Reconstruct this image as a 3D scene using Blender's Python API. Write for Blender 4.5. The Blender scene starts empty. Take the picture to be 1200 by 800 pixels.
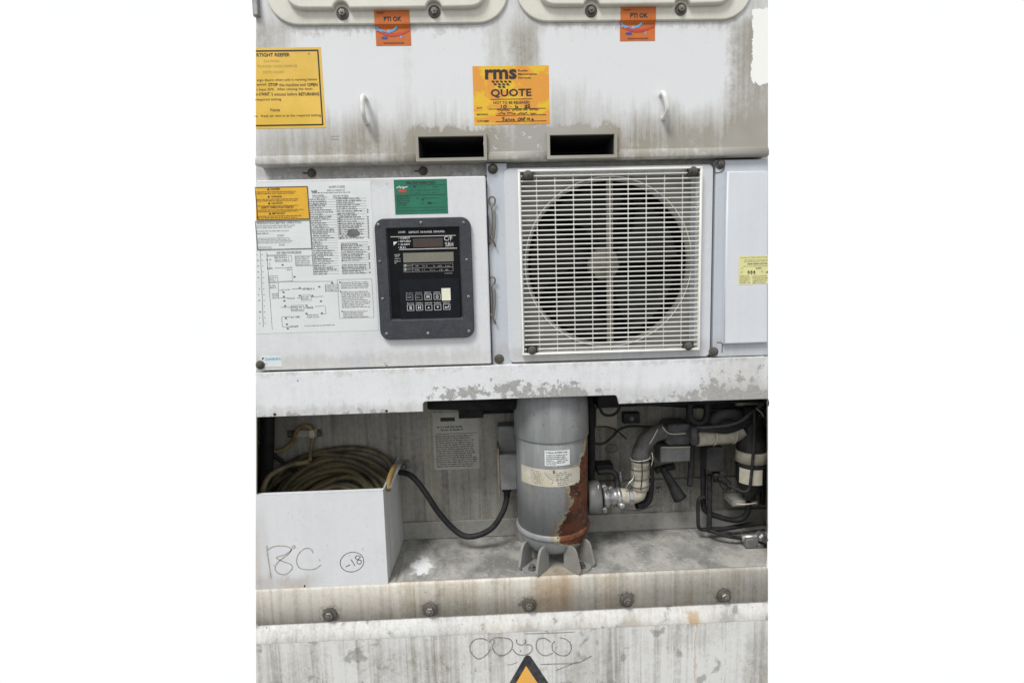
import bpy, bmesh, math, random
from mathutils import Vector, Matrix
random.seed(7)
R = math.radians
scene = bpy.context.scene
COL = scene.collection

# ------------------------------------------------------------------ camera
CAM = Vector((0.0, -1.44, 0.0))
CM = (Matrix.Rotation(R(-1.70), 3, 'Z') @ Matrix.Rotation(R(90 - 6.32), 3, 'X') @ Matrix.Rotation(R(-1.526), 3, 'Z'))
cd = bpy.data.cameras.new('camera'); cam = bpy.data.objects.new('camera', cd); COL.objects.link(cam)
cam.matrix_world = Matrix.Translation(CAM) @ CM.to_4x4()
cd.sensor_width = 36.0; cd.lens = 577 / 1200 * 36.0; cd.clip_start = 0.02; cd.clip_end = 500
scene.camera = cam

# ------------------------------------------------------------------ overcast daylight
w = bpy.data.worlds.new('World'); scene.world = w; w.use_nodes = True
bg = w.node_tree.nodes['Background']
bg.inputs[0].default_value = (0.97, 0.99, 1.0, 1); bg.inputs[1].default_value = 1.03
sd = bpy.data.lights.new('sun', 'SUN'); sd.energy = 2.9; sd.angle = R(18); sd.color = (1.0, 0.975, 0.94)
sun = bpy.data.objects.new('sun', sd); COL.objects.link(sun)
sun.rotation_euler = Vector((0.50, 0.72, -1.25)).to_track_quat('-Z', 'Y').to_euler()
vs = scene.view_settings
vs.view_transform = 'Standard'; vs.look = 'None'; vs.exposure = 0.0; vs.gamma = 1.0
scene.render.engine = 'CYCLES'
try: vs.use_curve_mapping = False
except Exception: pass

# ------------------------------------------------------------------ survey: photo point + depth plane -> metres
def at(x, y, Y=0.0):
    d = CM @ Vector(((x - 600) / 577, -(y - 400) / 577, -1.0))
    return CAM + d * ((Y - CAM.y) / d.y)
def fr(x0, y0, x1, y1, Y=0.0):
    xm, ym = (x0 + x1) / 2, (y0 + y1) / 2
    return at(x0, ym, Y).x, at(x1, ym, Y).x, at(xm, y1, Y).z, at(xm, y0, Y).z      # X0 X1 Z0 Z1
def px(n, Y=0.0): return n * (Y - CAM.y) / 577

# ------------------------------------------------------------------ materials
class NT:
    def __init__(s, name):
        s.m = bpy.data.materials.new(name); s.m.use_nodes = True
        s.t = s.m.node_tree; s.b = s.t.nodes['Principled BSDF']
        g = s.t.nodes.new('ShaderNodeNewGeometry'); s.pos = g.outputs['Position']; s.nor = g.outputs['Normal']
        s._sep = None
    def new(s, k): return s.t.nodes.new(k)
    def put(s, sock, v):
        if hasattr(v, 'links'): s.t.links.new(v, sock)
        else: sock.default_value = v
    def math(s, op, a, b=0.5, c=0.0, clamp=False):
        n = s.new('ShaderNodeMath'); n.operation = op; n.use_clamp = clamp
        s.put(n.inputs[0], a); s.put(n.inputs[1], b); s.put(n.inputs[2], c); return n.outputs[0]
    def add(s, *a):
        r = a[0]
        for q in a[1:]: r = s.math('ADD', r, q)
        return r
    def mul(s, *a):
        r = a[0]
        for q in a[1:]: r = s.math('MULTIPLY', r, q)
        return r
    def noise(s, sc=(1, 1, 1), detail=4, rough=0.55, dist=0.0, off=(0, 0, 0), vec=None):
        if not isinstance(sc, tuple): sc = (sc,) * 3
        mp = s.new('ShaderNodeMapping'); s.put(mp.inputs['Vector'], vec or s.pos)
        mp.inputs['Scale'].default_value = sc; mp.inputs['Location'].default_value = off
        n = s.new('ShaderNodeTexNoise'); s.put(n.inputs['Vector'], mp.outputs[0])
        n.inputs['Scale'].default_value = 1; n.inputs['Detail'].default_value = detail
        n.inputs['Roughness'].default_value = rough; n.inputs['Distortion'].default_value = dist
        return n.outputs['Fac']
    def rng(s, v, a, b, lo=0.0, hi=1.0, smooth=True):
        n = s.new('ShaderNodeMapRange'); n.interpolation_type = 'SMOOTHSTEP' if smooth else 'LINEAR'
        s.put(n.inputs[0], v); s.put(n.inputs[1], a); s.put(n.inputs[2], b); s.put(n.inputs[3], lo); s.put(n.inputs[4], hi)
        return n.outputs[0]
    def mix(s, f, a, b):
        n = s.new('ShaderNodeMix'); n.data_type = 'RGBA'; n.clamp_factor = True
        s.put(n.inputs[0], f)
        for k, v in ((6, a), (7, b)):
            if hasattr(v, 'links'): s.t.links.new(v, n.inputs[k])
            else: n.inputs[k].default_value = (*v[:3], 1)
        return n.outputs[2]
    def xyz(s):
        if not s._sep:
            n = s.new('ShaderNodeSeparateXYZ'); s.t.links.new(s.pos, n.inputs[0]); s._sep = n.outputs
        return s._sep
    def box(s, r, wob=None):
        """soft rectangle in the X-Z plane: r = (X0, X1, Z0, Z1, soft x, soft z)"""
        X, _, Z = s.xyz()
        if wob is not None: X = s.add(X, wob); Z = s.add(Z, s.mul(wob, 1.7))
        x0, x1, z0, z1, sx, sz = r
        return s.mul(s.rng(X, x0 - sx, x0 + sx), s.rng(X, x1 - sx, x1 + sx, 1, 0), s.rng(Z, z0 - sz, z0 + sz), s.rng(Z, z1 - sz, z1 + sz, 1, 0))
    def bump(s, h, strength=0.3, dist=0.002):
        n = s.new('ShaderNodeBump'); n.inputs['Strength'].default_value = strength; n.inputs['Distance'].default_value = dist
        s.put(n.inputs['Height'], h); s.t.links.new(n.outputs[0], s.b.inputs['Normal'])
    def out(s, color, rough=0.5, metal=0.0, spec=0.4):
        if hasattr(color, 'links'): s.t.links.new(color, s.b.inputs['Base Color'])
        else: s.b.inputs['Base Color'].default_value = (*color[:3], 1)
        s.put(s.b.inputs['Roughness'], rough); s.put(s.b.inputs['Metallic'], metal)
        s.b.inputs['Specular IOR Level'].default_value = spec
        return s.m

def reg(x0, y0, x1, y1, sx, sy, amt, Y=0.0):
    X0, X1, Z0, Z1 = fr(x0, y0, x1, y1, Y)
    return ((X0, X1, Z0, Z1, px(sx, Y), px(sy, Y)), amt)

def paint(name, base, d0=0.1, streak=0.5, blotch=0.35, dirty=(), clean=(), chips=(), chip0=0.0, specks=0.25,
          dirt=(0.36, 0.335, 0.285), dirt2=(0.30, 0.30, 0.30), rough=0.42, chipcol=(0.32, 0.32, 0.32), patches=(),
          rust=0.0, rustreg=(), wave=0.25, seed=0, grit=0.55, spots=(), blot=0.0, runs=0.0):
    n = NT(name)
    o = (seed * 3.1, seed * 1.7, seed * 2.3)
    st1 = n.noise((75, 20, 3.0), 6, 0.65, off=o); st2 = n.noise((24, 9, 1.6), 5, 0.6, 0.4, off=o)
    bl = n.noise(7, 7, 0.62, 0.4, off=o); fine = n.noise(55, 7, 0.72, off=o); mot = n.noise((160, 90, 110), 4, 0.7, off=o)
    wob = n.mul(n.math('SUBTRACT', n.add(n.mul(n.noise((30, 12, 9), 5, 0.65, off=o), .5), n.mul(fine, .5)), 0.5), 0.085)
    D = n.math('MULTIPLY_ADD', n.math('SUBTRACT', st1, 0.5), streak * 0.9, d0)
    D = n.math('MULTIPLY_ADD', n.math('SUBTRACT', st2, 0.5), streak * 1.2, D)
    D = n.math('MULTIPLY_ADD', n.math('SUBTRACT', bl, 0.5), blotch * 1.4, D)
    D = n.math('MULTIPLY_ADD', n.math('SUBTRACT', fine, 0.5), grit, D)
    D = n.math('MULTIPLY_ADD', n.math('SUBTRACT', mot, 0.5), grit * .7, D)
    var = n.add(0.30, n.mul(st1, 0.7), n.mul(fine, 0.7))
    for r, a in dirty: D = n.math('MULTIPLY_ADD', n.mul(n.box(r, wob), var), a, D)
    for r, a in clean: D = n.math('MULTIPLY_ADD', n.box(r, wob), -a, D)
    if runs:
        ru = n.rng(n.noise((46, 14, 0.9), 4, 0.62, 0.25, off=(o[0] + 1, o[1] + 3, o[2])), 0.44, 0.66); ru2 = n.rng(n.noise((120, 20, 1.6), 3, 0.6, 0.2, off=(o[0] + 6, o[1], o[2])), 0.54, 0.72)
        D = n.math('MULTIPLY_ADD', n.mul(n.add(n.mul(ru, .7), n.mul(ru2, .5)), n.add(.35, n.mul(fine, .9))), runs, D)
    D = n.math('ADD', D, 0.0, clamp=True)
    dc = n.mix(n.rng(n.noise(3.5, 3, 0.6, off=o), 0.35, 0.65), dirt, dirt2)
    c = n.mix(D, base, dc)
    if blot:                                            # round smudges, some dark, some faint
        v = n.noise((17, 17, 15), 3, 0.5, 0.2, off=(o[0] + 2, o[1], o[2] + 7)); c = n.mix(n.mul(n.rng(n.add(v, n.mul(fine, .12)), 0.68, 0.76), blot), c, (0.20, 0.195, 0.18))
        v = n.noise((30, 30, 24), 4, 0.6, 0.2, off=(o[0] + 4, o[1], o[2] + 1)); c = n.mix(n.mul(n.rng(v, 0.66, 0.72), blot), c, (0.24, 0.225, 0.20))
    for sx_, sz_, sr_, sc_ in spots:                    # grime thrown round bolt heads
        X_, _, Z_ = n.xyz(); e0 = n.math('SUBTRACT', X_, sx_); e1 = n.math('SUBTRACT', Z_, sz_)
        rr_ = n.math('SQRT', n.add(n.mul(e0, e0), n.mul(e1, e1)))
        c = n.mix(n.mul(n.rng(n.add(n.math('DIVIDE', rr_, sr_), n.mul(n.math('SUBTRACT', fine, .5), 2.2), n.mul(n.math('SUBTRACT', mot, .5), 1.2)), .62, 1.12, 1, 0), .85), c, sc_)
    for r, a, pc in patches:
        e = n.noise((70, 30, 40), 5, 0.7, off=o)
        c = n.mix(n.rng(n.add(n.mul(n.box(r, n.mul(wob, 0.5)), a), n.mul(e, 0.45)), 0.55, 0.62), c, pc)
    # dark specks and small scabs
    sp = n.noise(130, 3, 0.6, off=o); sp2 = n.noise(38, 4, 0.7, off=o)
    spm = n.mul(n.rng(sp, 0.66, 0.72), n.rng(sp2, 0.42, 0.62))
    c = n.mix(n.mul(spm, specks * 2.0), c, (0.09, 0.08, 0.07))
    scab = n.rng(n.noise(26, 5, 0.72, off=(o[0] + 5, o[1], o[2])), 0.70, 0.735)
    c = n.mix(n.mul(scab, min(1, specks * 1.6)), c, (0.24, 0.225, 0.20))
    if rust or rustreg:
        rm = n.mul(n.rng(n.noise((55, 20, 2.0), 4, 0.6, off=(9, 2, 1)), 0.55, 0.75), rust)
        for r, a in rustreg: rm = n.math('MULTIPLY_ADD', n.mul(n.box(r, n.mul(wob, 0.6)), n.add(0.4, n.mul(fine, 1.0))), a, rm)
        c = n.mix(n.math('MINIMUM', rm, 0.8), c, (0.36, 0.21, 0.075))
    h = n.add(n.mul(bl, wave), n.mul(n.noise(2.6, 2, .5, off=o), wave * 6))
    if chips or chip0:
        cn = n.noise(42, 9, 0.72, off=o); v = n.add(cn, chip0)
        for r, a in chips: v = n.math('MULTIPLY_ADD', n.box(r, n.mul(wob, 0.7)), a, v)
        cm = n.rng(v, 0.715, 0.735)
        edge = n.rng(v, 0.690, 0.715)
        c = n.mix(n.mul(edge, 0.35), c, (0.16, 0.15, 0.14))
        c = n.mix(cm, c, n.mix(n.noise(90, 4), chipcol, tuple(k * 0.55 for k in chipcol)))
        h = n.math('MULTIPLY_ADD', cm, -0.12, h)
    h = n.math('MULTIPLY_ADD', n.noise(300, 3), 0.03, h)
    n.bump(h, 0.5, 0.006)
    return n.out(c, n.rng(n.add(D, n.mul(fine, 0.25)), 0, 1, rough, 0.85), 0, 0.35)

def plain(name, col, rough=0.5, metal=0.0, var=0.25, scale=40, grime=0.0, grimecol=(0.05, 0.045, 0.04), spec=0.4, bump=0.0):
    n = NT(name)
    a = n.noise(scale, 5, 0.65); b = n.noise(scale * 0.22, 4, 0.6, 0.4)
    c = n.mix(n.rng(a, 0.3, 0.7), tuple(k * (1 - var) for k in col), tuple(min(1, k * (1 + var * 0.6)) for k in col))
    if grime: c = n.mix(n.mul(n.rng(n.add(n.mul(b, 0.75), n.mul(a, 0.35)), 0.46, 0.68), grime), c, grimecol)
    if bump: n.bump(a, bump, 0.002)
    return n.out(c, n.rng(a, 0.25, 0.75, max(0.05, rough - 0.1), min(1, rough + 0.12)), metal, spec)

WH = (0.78, 0.79, 0.80)
M = {}
M['upper'] = paint('upper_panel_paint', (0.64, 0.65, 0.665), runs=.22, grit=.42, d0=0.25, streak=0.55, blotch=0.32, specks=0.10, seed=1,
    dirt=(0.29, 0.27, 0.225), dirt2=(0.34, 0.33, 0.30),
    dirty=[reg(290, 150, 910, 200, 60, 22, .55), reg(596, 28, 634, 150, 8, 12, .45), reg(855, 26, 905, 200, 10, 10, .62), reg(296, 26, 345, 62, 12, 8, .30),
           reg(290, 20, 316, 60, 10, 20, .35), reg(620, 95, 700, 190, 26, 18, .26), reg(555, 148, 640, 192, 10, 6, .30), reg(480, 152, 578, 194, 6, 5, .9), reg(636, 150, 726, 190, 6, 5, .9),
           reg(330, 18, 560, 36, 20, 4, .30), reg(630, 14, 860, 32, 20, 4, .30), reg(410, 128, 450, 172, 16, 10, .22), reg(740, 125, 850, 180, 25, 14, .24)],
    clean=[reg(345, 34, 566, 128, 14, 26, .44), reg(636, 30, 850, 112, 8, 26, .46), reg(700, 80, 830, 140, 20, 18, .2)],
    patches=[(reg(880, 8, 930, 98, 4, 3, 1)[0], 0.5, (0.80, 0.80, 0.78))],
    chips=[reg(566, 148, 642, 186, 10, 8, .14), reg(395, 152, 480, 186, 22, 9, .085)], chipcol=(0.62, 0.62, 0.61))
M['mid'] = paint('middle_frame_paint', (0.60, 0.605, 0.61), d0=0.30, streak=0.35, seed=2, specks=0.3, dirty=[reg(290, 186, 910, 200, 30, 4, .5), reg(290, 412, 910, 445, 30, 6, .6)])
M['cover'] = paint('control_cover_paint', (0.625, 0.637, 0.66), grit=.25, d0=0.07, streak=0.22, blotch=0.2, seed=3, specks=0.22, wave=0.3,
    dirty=[reg(290, 414, 580, 440, 40, 7, .38), reg(290, 200, 460, 222, 40, 6, .30)], chips=[reg(440, 418, 470, 432, 8, 4, .12), reg(490, 416, 510, 432, 6, 4, .13)])
M['column'] = paint('column_paint', (0.47, 0.51, 0.56), grit=.25, d0=0.10, streak=0.25, blotch=0.2, seed=4, specks=0.25, dirty=[reg(560, 400, 910, 430, 40, 8, .35)])
M['fanpanel'] = paint('fan_panel_paint', (0.57, 0.59, 0.625), grit=.25, d0=0.08, streak=0.2, blotch=0.2, seed=5, specks=0.2, dirty=[reg(580, 405, 850, 430, 40, 7, .45)])
M['door'] = paint('side_door_paint', (0.60, 0.62, 0.66), grit=.15, d0=0.05, streak=0.12, blotch=0.12, seed=6, specks=0.12)
M['hatch'] = paint('hatch_cream_paint', (0.65, 0.635, 0.565), grit=.35, d0=0.10, streak=0.25, blotch=0.3, seed=7, specks=0.18, dirt=(0.42, 0.39, 0.32), dirty=[reg(300, 18, 890, 34, 60, 5, .22)])
M['rail'] = paint('rail_paint', (0.66, 0.67, 0.69), d0=0.05, streak=0.3, blotch=0.32, seed=8, specks=0.35, wave=0.6, chipcol=(0.43, 0.425, 0.415),
    dirty=[reg(290, 474, 510, 492, 30, 5, .40), reg(600, 452, 910, 480, 60, 10, .42), reg(820, 410, 910, 480, 30, 20, .28), reg(290, 412, 910, 428, 30, 4, .3)],
    chips=[reg(496, 450, 545, 470, 14, 6, .20), reg(540, 446, 604, 466, 20, 8, .20), reg(598, 444, 676, 466, 18, 10, .235), reg(650, 454, 720, 468, 20, 6, .17),
           reg(722, 458, 900, 474, 20, 7, .18), reg(806, 430, 900, 470, 26, 16, .175), reg(300, 478, 500, 490, 30, 5, .17)])
BOLTS = [(386.5, 719.5), (504, 714), (620.5, 708.6), (734.6, 703), (848.4, 697.4)]
M['beam'] = paint('beam_paint', (0.60, 0.575, 0.52), grit=.8, blot=.3, runs=.6, spots=[(at(*q, -.012).x, at(*q, -.012).z, .029, (.15, .135, .115)) for q in BOLTS], d0=0.20, streak=0.55, blotch=0.35, seed=9, specks=0.32, dirt=(0.29, 0.235, 0.155), dirt2=(0.27, 0.25, 0.21), rust=0.22,
    dirty=[reg(290, 712, 910, 740, 30, 5, .25), reg(470, 680, 560, 720, 12, 20, .22)], clean=[reg(296, 684, 470, 722, 30, 10, .14)],
    rustreg=[reg(628, 672, 672, 716, 14, 16, .55), reg(808, 668, 810, 712, 1.2, 12, .4), reg(700, 672, 716, 712, 6, 12, .2)])
M['bottom'] = paint('bottom_panel_paint', (0.62, 0.62, 0.61), grit=.8, blot=.6, runs=.75, d0=0.10, streak=0.72, blotch=0.38, seed=10, specks=0.7, dirt=(0.25, 0.235, 0.19), dirt2=(0.30, 0.295, 0.275),
    dirty=[reg(660, 745, 720, 800, 14, 20, .3), reg(870, 735, 905, 805, 12, 20, .4), reg(330, 760, 375, 805, 14, 16, .22), reg(430, 752, 540, 805, 30, 12, .22)],
    clean=[reg(770, 752, 860, 800, 18, 12, .2), reg(370, 762, 430, 800, 10, 12, .2)], rustreg=[reg(809.5, 716, 811.5, 800, 1.0, 14, .5), reg(803, 716, 814, 727, 3, 3, .4)])
M['ridge'] = paint('ridge_paint', (0.56, 0.56, 0.545), grit=1.3, blot=.8, runs=.5, d0=0.20, streak=0.35, blotch=0.5, seed=11, specks=0.6, dirt=(0.38, 0.35, 0.30),
    dirty=[reg(290, 728, 910, 740, 20, 3, .3), reg(608, 724, 630, 748, 5, 6, .55), reg(726, 718, 748, 740, 5, 6, .5), reg(838, 712, 852, 735, 4, 6, .5)], rustreg=[reg(803, 712, 815, 728, 3, 3, .7)])
M['box'] = paint('cable_box_paint', (0.62, 0.632, 0.65), grit=.25, d0=0.05, streak=0.15, blotch=0.2, seed=12, specks=0.35, wave=0.35,
    dirty=[reg(290, 672, 370, 696, 20, 7, .35), reg(290, 600, 316, 690, 8, 20, .22)], rustreg=[reg(300, 625, 306, 680, 4, 14, .22), reg(330, 676, 362, 690, 8, 4, .25)])
M['boxside'] = paint('cable_box_side_shade_dirt', (0.56, 0.565, 0.57), d0=0.26, streak=0.6, blotch=0.4, seed=22, specks=0.5, runs=.4, dirt=(.30, .285, .25))  # darker than the front: side shade put into the colour, plus streaky dirt
M['wall'] = paint('compartment_wall_paint', (0.345, 0.335, 0.30), runs=.6, d0=0.28, streak=0.75, blotch=0.35, seed=13, specks=0.55, dirt=(0.12, 0.112, 0.092), dirt2=(0.155, 0.15, 0.138), rough=0.55, grit=.8, blot=.35,
    dirty=[reg(410, 480, 500, 560, 40, 20, .3, .25), reg(690, 470, 910, 640, 20, 20, .35, .25), reg(515, 552, 560, 620, 12, 24, .16, .25)], rustreg=[reg(500, 470, 512, 620, 6, 20, .10, .25), reg(700, 476, 724, 500, 8, 8, .3, .25)])
M['skirt'] = paint('skirting_paint', (0.33, 0.325, 0.305), d0=0.45, streak=0.4, blotch=0.6, seed=14, specks=0.6, dirt=(0.15, 0.145, 0.13), dirt2=(.2, .195, .18), grit=1.0, blot=.6)
# dusty shelf, powder spill
n = NT('shelf_dirt')
a = n.noise((14, 10, 10), 6, 0.65, 0.5); b = n.noise(90, 5, 0.7); c2 = n.noise(4.0, 3, 0.6)
c = n.mix(n.rng(n.add(n.mul(a, .6), n.mul(c2, .4)), 0.38, 0.62), (0.18, 0.178, 0.17), (0.385, 0.375, 0.35))
c = n.mix(n.mul(n.rng(b, 0.55, 0.72), .5), c, (0.60, 0.59, 0.56)); c = n.mix(n.mul(n.rng(b, 0.30, 0.42, 1, 0), .6), c, (0.13, 0.125, 0.115))
p = at(494, 655, 0.07); X, Yc, Z = n.xyz()
dx = n.math('DIVIDE', n.math('SUBTRACT', X, p.x), .050); dy = n.math('DIVIDE', n.math('SUBTRACT', Yc, p.y + .01), .075)
rr = n.math('SQRT', n.add(n.mul(dx, dx), n.mul(dy, dy)))
c = n.mix(n.mul(n.rng(n.add(rr, n.mul(n.noise(60, 6, 0.7), 1.8)), 1.35, 1.75, 1, 0), .9), c, (0.74, 0.75, 0.77))
p = at(655, 672, 0.0); dx = n.math('DIVIDE', n.math('SUBTRACT', X, p.x), .09)
c = n.mix(n.mul(n.rng(n.math('ABSOLUTE', dx), 0.2, 1.0, 1, 0), n.rng(Yc, 0.10, 0.0), n.add(.1, n.mul(a, .5))), c, (0.40, 0.28, 0.13))
n.bump(n.add(n.mul(b, .4), a), 0.4, 0.003); M['floor'] = n.out(c, 0.85, 0, 0.25)
# compressor shell: grey enamel, torn away to rust on the right
n = NT('compressor_paint')
pc = at(647, 570, 0.125); X, Yc, Z = n.xyz()
def zc(y): return at(647, y, 0.012).z
pts = [(505, 704), (516, 696), (532, 690), (548, 680), (572, 666), (592, 671), (612, 656), (627, 650), (635, 651), (642, 672), (650, 690), (662, 704)]
zs0, zs1 = zc(664), zc(503)
ramp = n.new('ShaderNodeValToRGB'); cr = ramp.color_ramp; cr.interpolation = 'LINEAR'
els = sorted([((zc(y) - zs0) / (zs1 - zs0), (x - 630) / 80) for y, x in pts])
while len(cr.elements) < len(els): cr.elements.new(0.5)
for e, (pp, v) in zip(cr.elements, els): e.position = pp; e.color = (v, v, v, 1)
n.put(ramp.inputs[0], n.rng(Z, zs0, zs1, 0, 1, False))
xb0, xb1 = at(630, 580, 0.03).x, at(710, 580, 0.03).x
g = n.math('MULTIPLY_ADD', ramp.outputs[0], xb1 - xb0, xb0)
nz = n.noise(48, 7, 0.72); t = n.add(n.math('SUBTRACT', X, g), n.mul(n.math('SUBTRACT', nz, 0.5), 0.075), n.mul(n.math('SUBTRACT', n.noise(130, 5, .7), 0.5), 0.035))
gr = n.noise((20, 20, 3), 5, 0.6); base = n.mix(n.rng(gr, 0.3, 0.7), (0.185, 0.195, 0.20), (0.26, 0.27, 0.275))
base = n.mix(n.mul(n.rng(n.noise((34, 34, 2.2), 5, .65, .3, off=(4, 1, 0)), .50, .70), .55), base, (0.13, 0.125, 0.115))
base = n.mix(n.mul(n.rng(n.noise(9, 6, .65, .5, off=(1, 7, 2)), .52, .68), .45), base, (0.30, 0.295, 0.275))
base = n.mix(n.mul(n.rng(n.noise(70, 5, .7), .62, .68), .7), base, (0.11, 0.10, 0.09)); base = n.mix(n.mul(n.rng(n.noise(44, 6, .72, off=(8, 0, 3)), .675, .69), .9), base, (0.15, 0.075, 0.04))
rus = n.mix(n.rng(n.noise(28, 7, 0.7), 0.38, 0.62), (0.060, 0.019, 0.011), (0.155, 0.050, 0.021))
rus = n.mix(n.rng(n.noise(110, 4, 0.7), 0.6, 0.72), rus, (0.25, 0.11, 0.05)); rus = n.mix(n.rng(n.noise(62, 6, 0.75, off=(3, 3, 3)), 0.60, 0.64), rus, (0.23, 0.225, 0.20))
base = n.mix(n.mul(n.rng(t, -.06, -.01), n.rng(n.noise((50, 50, 5), 4), .45, .65), .55), base, (0.22, 0.13, 0.07)); c = n.mix(n.rng(t, -0.011, -0.009), base, (0.36, 0.32, 0.22)); c = n.mix(n.rng(t, -0.0005, 0.002), c, rus)
n.bump(n.add(n.mul(n.rng(t, -0.003, 0.002, 1, 0), .8), n.mul(nz, .35), n.mul(n.noise(150, 4), .2)), 0.55, 0.004)
M['compressor'] = n.out(c, n.rng(t, -0.002, 0.002, 0.42, 0.85), 0, 0.4)
# olive power cable with black scuffs
n = NT('power_cable_jacket'); a = n.noise(9, 4, .6, .5); b = n.noise(70, 4, .6)
c = n.mix(n.rng(a, .36, .60), (0.036, 0.031, 0.021), (0.105, 0.084, 0.038)); c = n.mix(n.mul(n.rng(b, .5, .7), .6), c, (0.045, 0.04, 0.034))
M['olive'] = n.out(c, .6)
M['yellowcable'] = plain('yellow_cable_jacket', (0.27, 0.185, 0.06), .5, var=.25, grime=.85, grimecol=(.10, .08, .05), scale=60)
M['rubber'] = plain('black_rubber', (0.014, 0.0145, 0.016), .55, var=.3, grime=.3, grimecol=(.05, .047, .044), spec=.22)
M['black'] = plain('dark_metal', (0.020, 0.020, 0.022), .6, var=.3, grime=.4, grimecol=(.06, .056, .05), spec=.22)
M['foam'] = plain('black_pipe_foam', (0.014, 0.014, 0.015), .85, var=.35, grime=.4, grimecol=(.045, .042, .04), spec=.15, bump=.4)
M['darkwrap'] = plain('grey_tape_wrap', (0.070, 0.070, 0.074), .6, var=.35, grime=.5, grimecol=(.13, .12, .105), spec=.25, bump=.3)
M['whitewrap'] = plain('white_tape_wrap', (0.42, 0.395, 0.32), .6, var=.3, grime=.7, grimecol=(.12, .105, .08), bump=.35)
M['greymetal'] = plain('grey_enamel', (0.155, 0.16, 0.16), .5, var=.25, grime=.55, grimecol=(.075, .07, .06))
M['feet'] = plain('grey_bracket_enamel', (0.24, 0.245, 0.24), .5, var=.15, grime=.45, grimecol=(.20, .16, .12))
M['silver'] = plain('dull_cast_metal', (0.42, 0.42, 0.42), .38, .75, var=.35, grime=.55, grimecol=(.08, .08, .08), scale=70)
M['bolt'] = plain('weathered_bolt_steel', (0.26, 0.245, 0.225), .45, .6, var=.35, grime=.6, grimecol=(.07, .055, .045), scale=120)
M['washer'] = plain('grimy_washer', (0.12, 0.115, 0.105), .7, .2, var=.4, grime=.6, grimecol=(.045, .04, .018), scale=120)
M['pin'] = plain('rusty_pin_wire', (0.22, 0.19, 0.15), .5, .6, var=.4, grime=.6, grimecol=(.10, .07, .04), scale=150)
M['rod'] = plain('white_rod_paint', (0.76, 0.76, 0.75), .4, var=.08, grime=.25, grimecol=(.30, .28, .24), scale=80)
M['grille'] = plain('grille_white_coating', (0.80, 0.795, 0.76), .4, var=.08, grime=.25, grimecol=(.55, .53, .46), scale=30)
M['shroud'] = plain('shroud_grey_paint', (0.25, 0.245, 0.23), .55, var=.14, grime=.5, grimecol=(.28, .27, .24), scale=18)
M['fan'] = plain('fan_black_plastic', (0.020, 0.020, 0.021), .55, var=.3, grime=.4, grimecol=(.06, .06, .06), spec=.3)
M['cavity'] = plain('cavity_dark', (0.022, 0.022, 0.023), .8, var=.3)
M['strut'] = plain('motor_strut_paint', (0.30, 0.285, 0.235), .55, var=.2, grime=.5, grimecol=(.2, .18, .14))
M['bezel'] = plain('bezel_charcoal_plastic', (0.040, 0.044, 0.052), .55, spec=.25, var=.12, scale=150, grime=.25, grimecol=(.085, .085, .09))
M['screen'] = plain('display_black', (0.006, 0.0065, 0.008), .30, var=.2, spec=.12)
M['keypad'] = plain('keypad_black', (0.008, 0.010, 0.014), .3, var=.2, spec=.15)
M['led'] = plain('led_window_maroon', (0.050, 0.034, 0.030), .2, var=.2)
M['lcd'] = plain('lcd_glass', (0.175, 0.168, 0.135), .25, var=.10, scale=20)
M['greytab'] = plain('galvanised_tab', (0.30, 0.30, 0.30), .45, .5, var=.3, grime=.5)
M['ink'] = plain('black_print', (0.020, 0.018, 0.016), .6, var=.3)
M['faintink'] = plain('faded_print', (0.13, 0.13, 0.135), .6, var=.3)
M['paleink'] = plain('pale_print', (0.46, 0.36, 0.10), .6, var=.2)
M['whiteink'] = plain('white_print', (0.66, 0.66, 0.66), .5, var=.1)
M['greyink'] = plain('grey_key_print', (0.34, 0.34, 0.34), .5, var=.1)
M['blueink'] = plain('light_blue_print', (0.10, 0.38, 0.66), .5, var=.1)
M['navyink'] = plain('navy_print', (0.03, 0.07, 0.22), .5, var=.1)
M['redink'] = plain('red_print', (0.50, 0.05, 0.03), .5, var=.1)
M['pencil'] = plain('brown_marker', (0.34, 0.31, 0.275), .7, var=.3, scale=200)
M['scrawl'] = plain('grey_marker', (0.24, 0.23, 0.215), .7, var=.4, scale=120)
M['pen'] = plain('black_marker', (0.03, 0.03, 0.018), .6, var=.3)
M['paper'] = plain('white_vinyl', (0.63, 0.66, 0.66), .42, var=.05, scale=12, grime=.16, grimecol=(.5, .5, .47))
M['oldpaper'] = plain('old_white_vinyl', (0.52, 0.50, 0.42), .5, var=.2, scale=35, grime=.55, grimecol=(.40, .34, .24))
M['wallpaper'] = plain('grimy_label_vinyl', (0.36, 0.355, 0.325), .55, var=.15, scale=25, grime=.45, grimecol=(.30, .28, .25))
M['yellow'] = plain('yellow_vinyl', (0.68, 0.44, 0.045), .42, var=.10, scale=9, grime=.35, grimecol=(.70, .46, .16))
M['amber'] = plain('amber_vinyl', (0.66, 0.37, 0.025), .42, var=.08, scale=14)
M['paleyellow'] = plain('pale_yellow_vinyl', (0.66, 0.63, 0.30), .45, var=.06, scale=20)
M['green'] = plain('green_vinyl', (0.012, 0.145, 0.085), .4, var=.10, scale=20)
M['orange'] = plain('orange_vinyl', (0.52, 0.13, 0.018), .42, var=.12, scale=20)
M['rustedge'] = plain('rust_stained_edge', (0.20, 0.185, 0.145), .6, var=.35, grime=.8, grimecol=(.16, .07, .03), scale=60)
M['greystencil'] = plain('faded_stencil_ink', (0.36, 0.36, 0.36), .6, var=.3)
M['cream'] = plain('cream_tape', (0.70, 0.69, 0.56), .5, var=.05)
n = NT('quote_vinyl'); a = n.noise(14, 4, .6, .8); b = n.noise((9, 9, 22), 3, .6, 1.2, off=(3, 1, 2))
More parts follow.
